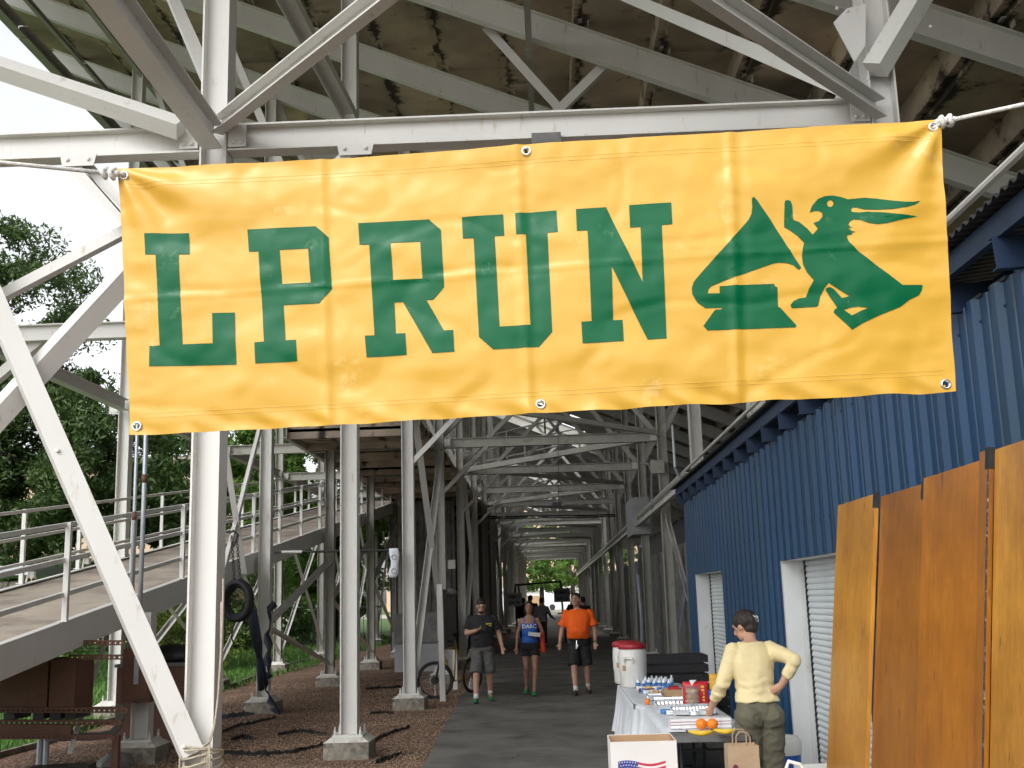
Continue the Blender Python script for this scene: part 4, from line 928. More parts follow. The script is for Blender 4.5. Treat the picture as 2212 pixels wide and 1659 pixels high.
# trays
def tray(c1, c2, dy, lab, h=.055):
    a = W(*C6(*c1), Z=TZ2); c = W(*C6(*c2), Z=TZ2); x0, x1, y0_ = a.x, c.x, (a.y+c.y)/2; x0, x1 = max(x0, .90), min(x1, 1.44); t = thing('foil_tray', lab, 'tray', ((x0+x1)/2, y0_+dy/2, TZ2), group='ribbed foil trays on the table'); b = MB()
    N_ = 26; y1_ = y0_+dy
    def loop(off, z, rib):
        pts = []
        for (xa, ya2, xb, yb2, nx, ny, m_) in ((x0, y0_, x1, y0_, 0, -1, N_), (x1, y0_, x1, y1_, 1, 0, 14), (x1, y1_, x0, y1_, 0, 1, N_), (x0, y1_, x0, y0_, -1, 0, 14)):
            for i_ in range(m_): f_ = i_/m_; r3 = rib*.6*(i_ % 2); pts.append((xa+(xb-xa)*f_+nx*(off+r3), ya2+(yb2-ya2)*f_+ny*(off+r3), z))
        return pts
    A = loop(-.02, TZ2+.002, 0); B_ = loop(0, TZ2+h, .006); C_ = loop(.012, TZ2+h+.003, 0); n = len(A); b.v = A+B_+C_
    for k_ in range(2):
        for i_ in range(n): b.f.append((k_*n+i_, k_*n+(i_+1) % n, (k_+1)*n+(i_+1) % n, (k_+1)*n+i_))
    b.f.append(tuple(range(n))); b.build('pan', MT['foil'], t)
    if dy > .2: MB().box(((x0+x1)/2, (y0_+y1_)/2, TZ2+h*.6), (x1-x0-.03, dy-.03, .01)).build('food', MT['bun'], t)
tray((650, 1005), (780, 1003), .2, 'small empty foil tray, farthest of the foil trays on the table'); tray((705, 1040), (975, 1040), .2, 'long foil tray behind the bag of buns'); tray((735, 1088), (1195, 1088), .26, 'widest foil tray just in front of the bag of buns'); tray((870, 1135), (1265, 1133), .18, 'foil tray of cups beside the striped towel pack')
def sbox(name, c1, c2, h, dy, m, lab, cat):
    a = W(*C6(*c1), Z=TZ2); c = W(*C6(*c2), Z=TZ2); o = MB().box(((a.x+c.x)/2, (a.y+c.y)/2+dy/2, TZ2+h/2), (abs(c.x-a.x), dy, h)).build(name, MT[m]); return tag(o, lab, cat)
t = W(*C6(792, 988), Z=TZ2); u_ = W(*C6(958, 988), Z=TZ2); CBX = thing('cardboard_carton', 'open brown cardboard carton of red packets behind the trays', 'carton', t)
b = MB(); w_ = u_.x-t.x; b.box((t.x+w_/2, t.y, t.z+.045), (w_, .004, .09)); b.box((t.x+w_/2, t.y+.22, t.z+.045), (w_, .004, .09)); b.box((t.x, t.y+.11, t.z+.045), (.004, .22, .09)); b.box((t.x+w_, t.y+.11, t.z+.045), (.004, .22, .09)); b.box((t.x+w_/2, t.y+.11, t.z+.004), (w_, .22, .004)); b.build('box', MT['card'], CBX)
for k_ in range(4): MB().box((t.x+w_*.6, t.y+.04+.045*k_, t.z+.085), (w_*.5, .03, .06), .1*k_).build('packet', MT['maroon'] if k_ % 2 else MT['red'], CBX)
def pillow(name, c, w_, h, d, m, lab=None, cat=None, parent=None, lean=0, seed=0):
    b = MB(); nx, nz_ = 14, 16
    for s in (-1, 1):
        for j in range(nz_+1):
            for i in range(nx+1):
                u, v = i/nx*2-1, j/nz_*2-1; e = (1-abs(u)**3)*(1-abs(v)**4); y = s*(.002+d/2*e**.6)+.012*noise.noise((u*2+seed, v*2, s))*e
                b.v.append((c[0]+u*w_/2*(1+.03*noise.noise((v*3, seed, 1))), c[1]+y+lean*(v+1)*h/2, c[2]+(v+1)*h/2))
    N_ = (nx+1)*(nz_+1)
    for s in range(2):
        for j in range(nz_):
            for i in range(nx): a = s*N_+j*(nx+1)+i; f_ = (a, a+1, a+nx+2, a+nx+1); b.f.append(f_ if s == 0 else f_[::-1])
    o = b.build(name, MT[m], parent, smooth=True)
    if lab: tag(o, lab, cat)
    return o
a = W(*C6(975, 1088), Z=TZ2); c = W(*C6(1212, 1090), Z=TZ2); CH = thing('snack_bag', 'upright glossy red snack bag with a yellow printed strip', 'bag', (a+c)/2+Vector((0, .06, 0)))
pillow('bag_body', ((a.x+c.x)/2, a.y+.09, TZ2), c.x-a.x, .245, .09, 'red', parent=CH, seed=3)
b = MB()
for k_ in range(6): b.box(((a.x+c.x)/2+.058, a.y+.053-.001*k_, TZ2+.05+.03*k_), (.03, .004, .018))
b.build('printed_strip', MT['gold'], CH)
c = W(*C6(1048, 1080), Z=TZ2); BB = thing('bun_bag', 'clear bag of burger buns twisted shut at the top, leaning on the red bag', 'bag', c)
for k_ in range(4): MB().sph((c.x-.01+.004*(k_ % 2), c.y, TZ2+.03+.043*k_), (.055, .05, .026), 14, 8).build('bun', MT['bun'], BB, smooth=True)
MT['film'] = mat('clear_film', (.8, .78, .74), .2, var=.05, trans=.85)
pillow('film', (c.x, c.y-.002, TZ2), .13, .21, .12, 'film', parent=BB, seed=5); b = MB(); b.rings([((c.x, c.y, TZ2+.205), .014, .012), ((c.x, c.y, TZ2+.225), .01, .009), ((c.x+.01, c.y, TZ2+.26), .035, .012)], 10, False); b.build('twisted_top', MT['white'], BB)
c = W(*C6(1262, 912), Z=TZ2+.03); pillow('crisp_bag', (c.x-.03, c.y-.25, TZ2+.05), .17, .17, .1, 'gold', 'yellow snack bag standing beside the woman in the cream cardigan', 'bag', seed=8)
c = W(*C6(1255, 985), Z=TZ2); pillow('blue_packet', (c.x-.02, c.y-.02, TZ2), .13, .09, .08, 'blue_plastic', 'bright blue packet below the yellow snack bag', 'packet', seed=12)
cols_ = ['white', 'maroon', 'bottleblue', 'white', 'gold', 'maroon', 'white', 'bun', 'white', 'bottleblue']
for k_ in range(14):
    c = W(*C6(575+20*k_, 905+11*(k_ % 4)+rng.uniform(0, 15)), Z=TZ2); o = pillow('snack_packet', (c.x, c.y, TZ2), .075, .045, .04, cols_[k_ % 10], seed=k_); tag(o, {'white': 'small white snack packet piled in front of the water bottles', 'maroon': 'small maroon snack packet piled in front of the water bottles', 'bottleblue': 'small blue snack packet piled in front of the water bottles', 'gold': 'small yellow snack packet piled in front of the water bottles', 'bun': 'small brown snack packet piled in front of the water bottles'}[cols_[k_ % 10]]+', %s from the left' % ['first', 'second', 'third', 'fourth', 'fifth', 'sixth', 'seventh', 'eighth', 'ninth', 'tenth', 'eleventh', 'twelfth', 'thirteenth', 'last'][k_], 'packet', 'snack packets in front of the bottles')
for k_ in range(9):
    c = W(*C6(800+52*k_, 1128+rng.uniform(-12, 10)), Z=TZ2); o = pillow('ice_pack', (max(.93, min(c.x, 1.42)), c.y, TZ2), .085, .04, .05, ['bottleblue', 'white', 'foil'][k_ % 3], seed=30+k_); tag(o, '%s %s sachet lying between the near foil tray and the striped towels' % (['leftmost', 'middle', 'rightmost'][k_//3], ['blue', 'white', 'silver'][k_ % 3]), 'sachet', 'sachets between the tray and the towels')
# striped paper pack
a = W(*C6(848, 1252), Z=TZ2); c = W(*C6(1388, 1240), Z=TZ2); a.x = max(a.x, .89); c.x = min(c.x, 1.45); PK = thing('paper_towel_pack', 'white pack of paper towels with thin red stripes behind the oranges', 'pack', ((a.x+c.x)/2, a.y, TZ2))
b = MB(); nn_ = 6
for k_ in range(nn_):
    x = a.x+(c.x-a.x)*(k_+.5)/nn_; b.box((x, a.y+.09, TZ2+.036), ((c.x-a.x)/nn_-.002, .18, .07+.002*(k_ % 2)))
b.build('pack', MT['white'], PK)
for z in (.028, .05): MB().box(((a.x+c.x)/2, a.y-.0015, TZ2+z), (c.x-a.x, .003, .004)).build('stripe', MT['maroon'], PK)
for k_, x in enumerate((1120, 1218)):
    c = W(*C6(x, 1258), Z=TZ2); o = MB().sph((c.x, c.y, TZ2+.042), (.044, .044, .042), 20, 14).build('orange', MT['orange_fruit'], smooth=True); tag(o, ['left one of the two oranges at the near end of the table', 'right one of the two oranges at the near end of the table'][k_], 'orange', 'oranges on the table')
for k_, (xa, xb, yy) in enumerate(((1000, 1225, 1282), (1222, 1420, 1268))):
    a = W(*C6(xa, yy), Z=TZ2+.02); c = W(*C6(xb, yy), Z=TZ2+.02); pts = [a.lerp(c, i/8)+Vector((0, -.05*math.sin(math.pi*i/8)-.01, .004*abs(i-4)/2)) for i in range(9)]
    B = thing('banana', ['yellow banana with a dark tip lying left in front of the oranges', 'yellow banana lying right beside the brown paper bag'][k_], 'banana', pts[4], group='bananas on the table'); MB().tube(pts, [.006, .012, .017, .019, .0195, .019, .017, .012, .006], 9).build('fruit', MT['banana'], B, smooth=True); MB().tube([pts[0]-Vector((.018, 0, -.008)), pts[0]], .005, 6).build('stem', MT['bark'], B)
c = W(*C6(628, 1035), Z=TZ2); c.x = max(c.x, .885); o = MB().lathe([(.02, 0), (.026, .05)], c, 12).build('cup', MT['orange_fruit'], smooth=True); tag(o, 'tiny orange cup at the edge of the white cloth', 'cup')
# box with flag print
FB = thing('flag_box', 'tall open white cardboard box printed with a waving American flag', 'box', (.53, 7.45, 0))
x0, x1, y0_, y1_, zt = .335, .745, 7.25, 7.62, .895
for (cx, cy, dx, dy) in (((x0+x1)/2, y0_, x1-x0, .005), ((x0+x1)/2, y1_, x1-x0, .005), (x0, (y0_+y1_)/2, .005, y1_-y0_), (x1, (y0_+y1_)/2, .005, y1_-y0_)):
    b = MB().box((cx, cy, zt/2+.02), (dx, dy, zt-.04)); b.build('side', MT['cardwhite'], FB)
for (cx, cy, dx, dy) in (((x0+x1)/2, y1_-.004, x1-x0-.01, .002), (x1-.004, (y0_+y1_)/2, .002, y1_-y0_-.01), (x0+.004, (y0_+y1_)/2, .002, y1_-y0_-.01)): MB().box((cx, cy, zt/2+.02), (dx, dy, zt-.046)).build('lining', MT['card'], FB)
fx0, fx1 = W(1335, 1650, Y=y0_).x, W(1438, 1650, Y=y0_).x; fz = W(1380, 1646, Y=y0_).z; fh = .19
def wav(u): return .012*math.sin(u*6.3+.4)
b = MB()
def strip(mb, u0, u1, v0, v1, yo):
    n_ = 14; k0 = len(mb.v)
    for i_ in range(n_+1):
        u = u0+(u1-u0)*i_/n_
        for v in (v0, v1): mb.v.append((fx0+(fx1-fx0)*u, y0_-.0035-yo, fz-fh*v+wav(u)))
    mb.f += [(k0+2*i_, k0+2*i_+1, k0+2*i_+3, k0+2*i_+2) for i_ in range(n_)]
for s_ in range(7):
    strip(b, .42 if s_ < 4 else 0, 1, s_*2/13, (s_*2+1)/13, 0)
b.build('flag_stripes', MT['flagred'], FB); b = MB(); strip(b, 0, .42, 0, 7/13, .0003); b.build('flag_canton', MT['flagblue'], FB)
b = MB()
for r_ in range(5):
    for q_ in range(7):
        u, v = .03+.056*q_+(.028 if r_ % 2 else 0), .05+.1*r_; cx, cz = fx0+(fx1-fx0)*u, fz-fh*v+wav(u); P_ = []
        for i_ in range(10): a = math.pi/2+i_*math.pi/5; rr = .0055 if i_ % 2 == 0 else .0023; P_.append((cx+rr*math.cos(a), y0_-.0048, cz+rr*math.sin(a)))
        b.add(P_, [tuple(range(9, -1, -1))])
b.build('flag_stars', MT['white'], FB)
# paper bag on a stool
ST = thing('folding_stool', 'low dark folding stool under the brown paper bag', 'stool', (1.25, 7.9, 0)); MB().box((1.25, 7.9, .355), (.34, .3, .02)).build('seat', MT['gunnel'], ST)
for sx in (-1, 1):
    for sy in (-1, 1): MB().tube([(1.25+.15*sx, 7.9+.12*sy, .005), (1.25+.13*sx, 7.9+.1*sy, .345)], .01, 6).build('leg', MT['dark'], ST)
PB = thing('paper_bag', 'brown paper shopping bag with a maroon oval print and twisted handles', 'bag', (1.245, 7.9, .365)); b = MB(); bx0, bx1, by0, by1, bz0, bz1 = 1.145, 1.355, 7.82, 7.98, .367, .78
def bagx(x, z): return x+.006*noise.noise((z*8, x*5, 2))
N_ = 8; lo = []
for i_ in range(N_+1):
    z = bz0+(bz1-bz0)*i_/N_
    lo.append([(bagx(bx0, z), by0, z), (bagx((bx0+bx1)/2, z), by0-.004*math.sin(i_), z), (bagx(bx1, z), by0, z), (bagx(bx1, z)-.012*(i_/N_), (by0+by1)/2, z), (bagx(bx1, z), by1, z), (bagx(bx0, z), by1, z), (bagx(bx0, z)+.012*(i_/N_), (by0+by1)/2, z)])
for l_ in lo: b.v += l_
for i_ in range(N_):
    for j in range(7): a = i_*7+j; c_ = i_*7+(j+1) % 7; b.f.append((a, c_, c_+7, a+7))
b.f.append(tuple(range(6, -1, -1))); b.build('bag_body', MT['kraft'], PB)
for y in (by0+.002, by1-.002): MB().tube([(bx0+.06, y, bz1-.03), (bx0+.062, y, bz1+.06), (bx0+.085, y-.004, bz1+.09), (bx1-.075, y-.004, bz1+.085), (bx1-.055, y, bz1+.05), (bx1-.055, y, bz1-.03)], .0045, 6).build('handle', MT['kraft'], PB)
b = MB(); cx, cz = bx0+.045, .60; b.add([(cx+.026*math.cos(a*.3142), by0-.0075, cz+.062*math.sin(a*.3142)) for a in range(20)], [tuple(range(19, -1, -1))]); b.build('oval_print', MT['maroon'], PB)
# ice chests
c = W(1692, 1588, X=1.93); IC = thing('water_jug', 'tall round blue cooler with white lid behind the woman in the cream cardigan', 'cooler', (c.x, c.y, 0)); zt = c.z
MB().lathe([(.13, .0), (.15, .03), (.155, zt-.16)], (c.x-.02, c.y, .004), 24).build('barrel', MT['blue_plastic'], IC, smooth=True); MB().lathe([(.16, zt-.155), (.165, zt-.13), (.165, zt-.05), (.14, zt-.01), (0, zt)], (c.x-.02, c.y, .004), 24, False).build('lid', MT['white_plastic'], IC, smooth=True)
IH = thing('ice_chest', 'white lidded ice chest with a raised loop handle at the foot of the boards', 'cooler', (1.72, 7.75, 0)); b = MB(); b.box((1.74, 7.75, .29), (.42, .34, .56)); b.build('body', MT['blue_plastic'], IH)
b = MB(); b.box((1.78, 7.75, .605), (.36, .36, .065)); b.build('lid', MT['white_plastic'], IH); b = MB(); b.tube([(1.47, 7.56, .38), (1.475, 7.56, .66), (1.495, 7.56, .71), (1.565, 7.56, .69), (1.6, 7.56, .64), (1.6, 7.56, .38)], .014, 9); b.build('handle', MT['white_plastic'], IH, smooth=True)
# dark crates past the table
for k_, (cx, cy, cz, lab) in enumerate(((1.55, 15.2, 0, 'black slatted crate on the ground by the end of the shed'), (1.95, 15.9, 0, 'black slatted crate pushed against the end of the shed'), (1.6, 15.25, .5, 'black slatted crate stacked on top of another beside the shed end'))):
    t = thing('black_crate', lab, 'crate', (cx, cy, cz+.03 if cz == 0 else cz+.03), group='black crates by the shed')
    for q_ in range(4):
        z = cz+.09+.12*q_; b = MB(); b.box((cx, cy-.3, z), (.8, .02, .09)); b.box((cx, cy+.3, z), (.8, .02, .09)); b.box((cx-.4, cy, z), (.02, .58, .09)); b.box((cx+.4, cy, z), (.02, .58, .09)); b.build('slat_row', MT['black'], t)
    MB().box((cx, cy, cz+.05), (.78, .56, .02)).build('floor', MT['black'], t)
# ------------------------------------------------------------------ things under the ramp
def solo(b, name, m, lab, cat, smooth=False, group=None): return tag(b.build(name, MT[m] if isinstance(m, str) else m, smooth=smooth), lab, cat, group)
for x, r_, lab in ((-5.03, .022, 'thin grey conduit pipe with a rusty coupling standing beside the ramp'), (-4.92, .029, 'thicker grey conduit pipe nearer the big white column, beside the ramp')):
    t = thing('conduit_pipe', lab, 'pipe', (x, 13.3, 1.2), group='conduit pipes beside the ramp'); MB().tube([(x, 13.3, 1.2), (x+.004, 13.3, 3), (x, 13.3, 5.2)], r_, 10).build('pipe', MT['galv'], t, smooth=True)
    z = 2.9 if x < -5 else 3.35; MB().tube([(x+.003, 13.3, z-.05), (x+.003, 13.3, z+.05)], r_+.007, 10).build('coupling', MT['brown'], t, smooth=True)
EC = thing('electrical_cabinet', 'brown painted electrical cabinet with a pale vertical window strip on a short column', 'cabinet', (-4.9, 13.3, .7))
p, q = W(266, 1402, Y=13.2), W(322, 1518, Y=13.2); cx, cz = (p.x+q.x)/2, (p.z+q.z)/2; w_, h_ = q.x-p.x, p.z-q.z
MB().box((cx, 13.32, cz), (w_, .24, h_)).build('case', MT['brown'], EC); MB().box((cx, 13.19, cz), (w_*.86, .02, h_*.9)).build('door', MT['brown'], EC); MB().box((cx+.01, 13.176, cz+.06), (w_*.17, .008, h_*.5)).build('window_strip', MT['galv'], EC)
b = MB(); pts = [W(x, y, Y=12.9) for x, y in ((262, 1520), (262, 1545), (255, 1570), (240, 1585), (215, 1590), (150, 1592), (100, 1594))]; b.tube(pts, .045, 10); b.build('conduit_bend', MT['gunnel'], EC, smooth=True)
for x in (87, 101): p = W(x, 1600, Y=12.9); MB().tube([p+Vector((0, 0, .03)), (p.x, 12.9, .01)], .035, 8).build('conduit_leg', MT['galv'], EC)
BC2 = thing('storage_cabinet', 'large low brown metal cabinet half hidden behind the short column under the ramp', 'cabinet', (-4.9, 14.6, 0))
p, q = W(252, 1378, Y=14.6), W(398, 1612, Y=14.6); MB().box(((p.x+q.x)/2-.0, 15.0, .55), (q.x-p.x, .7, 1.0)).build('case', MT['brown'], BC2); MB().box(((p.x+q.x)/2, 15.0, 1.07), (q.x-p.x+.05, .74, .04)).build('lid', MT['gunnel'], BC2)
b = MB(); b.sph(((p.x+q.x)/2+.15, 15.1, 1.1), (.36, .3, .24), 16, 8); b.v = [(x+.05*noise.noise((x*4, y*4, z*4)), y, max(1.092, z+.05*noise.noise((x*5, y*3, 1)))) for x, y, z in b.v]; solo(b, 'black_tarpaulin', 'plastic_black', 'crumpled black tarpaulin heaped on top of the low brown cabinet', 'tarpaulin', True)
# brown bin boxes and perforated rails
for k_, (xa, xb, lab) in enumerate(((5, 104, 'large dark brown metal bin under the low end of the ramp'), (114, 163, 'smaller dark brown metal bin next to the large one under the ramp'))):
    p, q = W(xa, 1430, Y=12.3), W(xb, 1540, Y=12.3); t = thing('brown_bin', lab, 'bin', ((p.x+q.x)/2, 12.5, q.z), group='brown metal bins under the ramp'); cx = (p.x+q.x)/2
    MB().box((cx, 12.5, (p.z+q.z)/2+.02), (q.x-p.x, .5, p.z-q.z)).build('case', MT['brown'], t)
    for x in (-.3, .3): MB().box((cx+x*(q.x-p.x), 12.5, q.z-.03), (.12, .4, .07)).build('foot', MT['dark'], t)
RK = thing('bleacher_rack', 'stack of brown perforated steel angles lying under the ramp', 'rack', (-5.6, 12.2, .3))
def perf(ya, yb_, x0, x1, Y=12.2):
    p, q = W(x0, ya, Y=Y), W(x1, ya, Y=Y); h = p.z-W(x0, yb_, Y=Y).z; b = MB(); n_ = int((q.x-p.x)/.055)
    b.bar(p+Vector((0, 0, -h*.17)), q+Vector((0, 0, -h*.17)), h*.33, .012, (0, 0, 1)); b.bar(p+Vector((0, 0, -h*.83)), q+Vector((0, 0, -h*.83)), h*.33, .012, (0, 0, 1))
    for i_ in range(n_+1): c = p.lerp(q, i_/n_)+Vector((0, 0, -h*.5)); b.box(c, (.033, .012, h*.36))
    b.bar(p+Vector((0, .03, 0)), q+Vector((0, .03, 0)), .008, .06, (0, 0, 1)); b.build('perforated_rail', MT['brown'], RK)
perf(1384, 1394, 145, 266); perf(1415, 1425, 150, 264); perf(1529, 1540, -20, 275); perf(1556, 1567, -20, 262)
p, q = W(-20, 1564, Y=12.1), W(156, 1567, Y=12.1); MB().bar(p+Vector((0, 0, -.07)), q+Vector((0, 0, -.07)), .15, .05).build('base_beam', MT['brown'], RK); perf(1588, 1597, -20, 245, 12.05)
for x in (-14, 248): p = W(x, 1590, Y=12.2); MB().box((p.x, 12.25, max(.02, p.z/2)), (.07, .07, max(.04, p.z))).build('support_block', MT['brown'], RK)
# light angle leaning there with stub rungs
a, c = W(163, 1572, Y=12.7), W(228, 1368, Y=13.6); LD = thing('metal_ladder', 'slim rusty white metal ladder stile with short rungs leaning behind the brown rails', 'ladder', a)
b = MB(); b.ang(a-(c-a)*.25, c, .055, .008, (1, 0, 0)); b.build('stile', MT['steel'], LD)
for (x, y, l_) in ((194, 1366+0, .0), (188, 1478, .05), (180, 1504, .1), (178, 1511, .11), (165, 1578, .13)):
    if l_: p = W(x, y, Y=12.95); MB().tube([p+Vector((.05, 0, 0)), p+Vector((-l_-.05, 0, .005))], .01, 6).build('rung', MT['steel'], LD)
# black box, stones bottom left
b = MB(); p = W(112, 1625, Y=11.2); b.box((p.x, 11.4, .12), (.62, .4, .3), .15); b.v = [(x+.02*noise.noise((x*5, y*5, z*5)), y, max(.01, z+.03*noise.noise((x*6, z*6, y)))) for x, y, z in b.v]; solo(b, 'black_crate', 'plastic_black', 'battered black box lying on the gravel at the bottom left corner', 'box')
b = MB(); p = W(30, 1652, Y=11.0); b.box((p.x, 11.1, .1), (.5, .3, .18), -.1); solo(b, 'black_slab', 'plastic_black', 'flat black slab partly cut off by the bottom left corner', 'slab')
b = MB(); p = W(230, 1560, Y=12.9); b.sph((p.x, 13.2, .05), (.22, .16, .14), 12, 8); b.v = [(x+.06*noise.noise((x*6, y*6, z*6)), y+.05*noise.noise((x*5, z*5, 2)), max(0, z+.05*noise.noise((x*6, y*4, 7)))) for x, y, z in b.v]; solo(b, 'pipe_valve', 'gunnel', 'dark lump of old pipe fitting on the gravel beside the short column', 'fitting')
# black cable ring hung by chains
c0 = W(512, 1299, X=-4.62); RG = thing('hose_coil', 'thick black hose coil hung by chains from the crossed braces', 'hose', c0); sc = c0.y/2389
b = MB()
for k_ in range(5):
    rx, rz = (24+rng.uniform(-3, 5))*sc, (35+rng.uniform(-3, 6))*sc; yo = (k_-2)*.045
    b.tube([c0+Vector((rx*math.cos(t)+.01*noise.noise((t, k_, 0)), yo, rz*math.sin(t)+.01)) for t in [i*math.pi/14 for i in range(29)]], .045, 8, False)
b.build('coil', MT['black'], RG, smooth=True)
for sx, tx in ((-6, -5), (7, 6)):
    b = MB(); top = VX+Vector((tx*sc, -.1, .05)); botm = c0+Vector((sx*sc, 0, 36*sc)); n_ = 16
    for i_ in range(n_):
        p = top.lerp(botm, (i_+.5)/n_); l_ = (top-botm).length/n_*.72; ax = Vector((1, 0, 0)) if i_ % 2 else Vector((.3, 1, 0)).normalized()
        b.tube([p+ax*.017*math.cos(t)+Vector((0, 0, l_*.75*math.sin(t))) for t in [j*math.pi/5 for j in range(11)]], .007, 5, False)
    b.build('chain', MT['dark'], RG)
b = MB(); b.tube([VX+Vector((-.07, -.1, .09)), VX+Vector((0, -.13, .12)), VX+Vector((.07, -.1, .06)), VX+Vector((.0, -.13, -.12))], .018, 6); b.build('chain_wrap', MT['dark'], RG)
for pts, r_ in ((((482, 1330), (487, 1365), (480, 1400)), .012), (((505, 1345), (500, 1375), (506, 1395)), .01), (((540, 1315), (548, 1380), (566, 1440), (574, 1478)), .05), (((548, 1320), (560, 1390), (560, 1440), (564, 1490)), .05)):
    b = MB(); b.tube([W(x, y, X=-4.62) for x, y in pts], r_, 7); b.build('loose_end', MT['black'] if r_ < .02 else MT['navy'], RG, smooth=True)
# navy tarp strip twisted round the column of the ramp
NT = thing('navy_strap', 'long twisted navy tarpaulin strip hanging down the column beside the hose coil', 'tarpaulin', W(600, 1540, Z=0))
for seg in (((590, 1300), (583, 1330), (576, 1370), (577, 1420), (580, 1452)), ((578, 1452), (574, 1480), (584, 1510), (592, 1530), (606, 1548))):
    b = MB(); p0 = [W(x, y, Y=YB(2)-.42) for x, y in seg]; pts = [p0[0]]
    for a_, c_ in zip(p0, p0[1:]): pts += [a_.lerp(c_, .35)+Vector((.03*rng.normal(), .02, 0)), a_.lerp(c_, .7)+Vector((.03*rng.normal(), -.02, 0)), c_]
    for i_, p in enumerate(pts):
        a_ = i_*.9; wd = (.03 if i_ in (0, len(pts)-1) else .065+.03*math.sin(i_*2.1)); d_ = Vector((math.cos(a_*.4), .4*math.sin(a_), 0)); b.v += [tuple(p-d_*wd), tuple(p+Vector((0, -.05, 0))), tuple(p+d_*wd), tuple(p+Vector((0, .06, 0)))]
    for i_ in range(len(pts)-1):
        for j in range(4): a = i_*4+j; c_ = i_*4+(j+1) % 4; b.f.append((a, c_, c_+4, a+4))
    b.build('tarp_fold', MT['navy'], NT, smooth=True)
def crumple(name, pts, wd, m, lab, cat, h=.03, n=40, group=None):
    P = [W(x, y, Z=.01) for x, y in pts]; b = MB(); L_ = []
    for i_ in range(n+1):
        t = i_/n*(len(P)-1); k_ = min(int(t), len(P)-2); L_.append(P[k_].lerp(P[k_+1], t-k_))
    for i_, p in enumerate(L_):
        wv_ = wd*(.35+.65*math.sin(math.pi*(i_+.6)/(n+1.2))*(.6+.9*abs(noise.noise((i_*.31, len(pts), 3)))))
        for j in range(6):
            v = j/5*2-1; b.v.append((p.x+.03*noise.noise((i_*.5, j, 1)), p.y+v*wv_+.05*noise.noise((i_*.4, 2, 7)), .012+h*(1-abs(v))*(.4+abs(noise.noise((i_*.45, j*.8, 5)))*2)))
    for i_ in range(n):
        for j in range(5): a = i_*6+j; b.f.append((a, a+1, a+7, a+6))
    return solo(b, name, m, lab, cat, True, group)
crumple('blue_tarpaulin', [(470, 1552), (520, 1545), (555, 1540), (590, 1532)], .55, 'navy', 'flattened blue tarpaulin lying on the gravel beside the big white column', 'tarpaulin', .05)
for pts, wd, lab in (([(474, 1628), (560, 1632), (640, 1625), (700, 1610)], .10, 'longest torn strip of black plastic, running across the gravel to the near pedestal'), ([(480, 1585), (515, 1570), (560, 1560), (595, 1552)], .10, 'ragged black plastic scrap just right of the big white column'), ([(500, 1600), (530, 1592), (545, 1600)], .14, 'knotted black plastic clump right of the big white column'), ([(600, 1590), (650, 1580), (705, 1588)], .12, 'black plastic scrap left of the near pedestal'), ([(797, 1612), (830, 1590), (885, 1572)], .14, 'black plastic strip curling away right of the near pedestal'), ([(790, 1490), (830, 1487), (905, 1484)], .12, 'black plastic strip in the middle of the gravel behind the near column'), ([(812, 1650), (840, 1640), (868, 1630)], .13, 'black plastic clump nearest the path edge'), ([(800, 1544), (830, 1541), (850, 1542)], .05, 'faint black plastic scrap between the near and second pedestals')):
    crumple('black_plastic_strip', pts, wd, 'plastic_black', lab, 'plastic strip', .05, group='torn black plastic strips on the gravel')
# rope wound round the foot of the big column
RC = thing('rope_coil', 'tan rope wound round the foot of the big white column and its brace', 'rope', (-2.45, 7.8, .7)); b = MB(); c = W(432, 1640, Y=7.74)
for k_ in range(5):
    z = c.z-.05+.028*k_; b.tube([Vector((c.x-.02+(.135+.01*rng.random())*math.cos(t), 7.84+(.17)*math.sin(t), z+.03*math.sin(t+k_)+.01*rng.random())) for t in [i*math.pi/9 for i in range(19)]], .0075, 6, False)
for k_ in range(4): b.tube([W(440+4*k_, 1608, Y=7.71), W(438+5*k_, 1640, Y=7.7), W(430+8*k_, 1700, Y=7.71)], .0075, 6)
b.build('wraps', MT['rope2'], RC, smooth=True); b = MB(); b.tube([W(x, y, Y=7.70) for x, y in ((482, 1250), (481, 1330), (476, 1440), (470, 1520), (463, 1570), (455, 1600), (440, 1612))], .006, 6); b.tube([W(x, y, Y=7.71) for x, y in ((478, 1300), (477, 1400), (471, 1500), (464, 1560), (450, 1610))], .006, 6); b.build('hanging_end', MT['rope2'], RC, smooth=True)
b = MB(); b.tube([W(x, y, Y=7.7) for x, y in ((402, 1612), (388, 1640), (390, 1690))], .007, 6); b.build('loose_loop', MT['rope2'], RC, smooth=True)
# rod between columns and a hanging plastic bag
a, c = W(592, 1193, Y=19.05), W(868, 1188, Y=19.05); RD = thing('cross_rod', 'thin dark rod with a white sleeve spanning the columns above head height', 'rod', a); MB().tube([a, c], .02, 8).build('rod', MT['dark'], RD); MB().tube([a.lerp(c, .06), a.lerp(c, .22)], .026, 8).build('sleeve', MT['steel'], RD)
p = W(850, 1187, Y=18.95); HB = thing('hanging_plastic_bag', 'long limp white plastic bag hanging from the rod beside the second column', 'bag', p); b = MB()
sec = []
for i_ in range(12): t = i_/11; sec.append(((p.x+.02*math.sin(t*4), p.y, p.z+.02-t*.49), .075+.012*math.sin(t*9)-(.03 if i_ == 11 else 0), .03, .2*t))
b.rings(sec, 14); b.build('bag_body', MT['cloth_white'], HB, smooth=True)
for z in (.13, .36): b = MB(); b.tube([(p.x+.01+.04*math.cos(t), p.y-.035, p.z-z+.04*math.sin(t)) for t in [i*math.pi/8 for i in range(17)]], .007, 5, False); b.build('ring_print', MT['grey_sign'], HB)
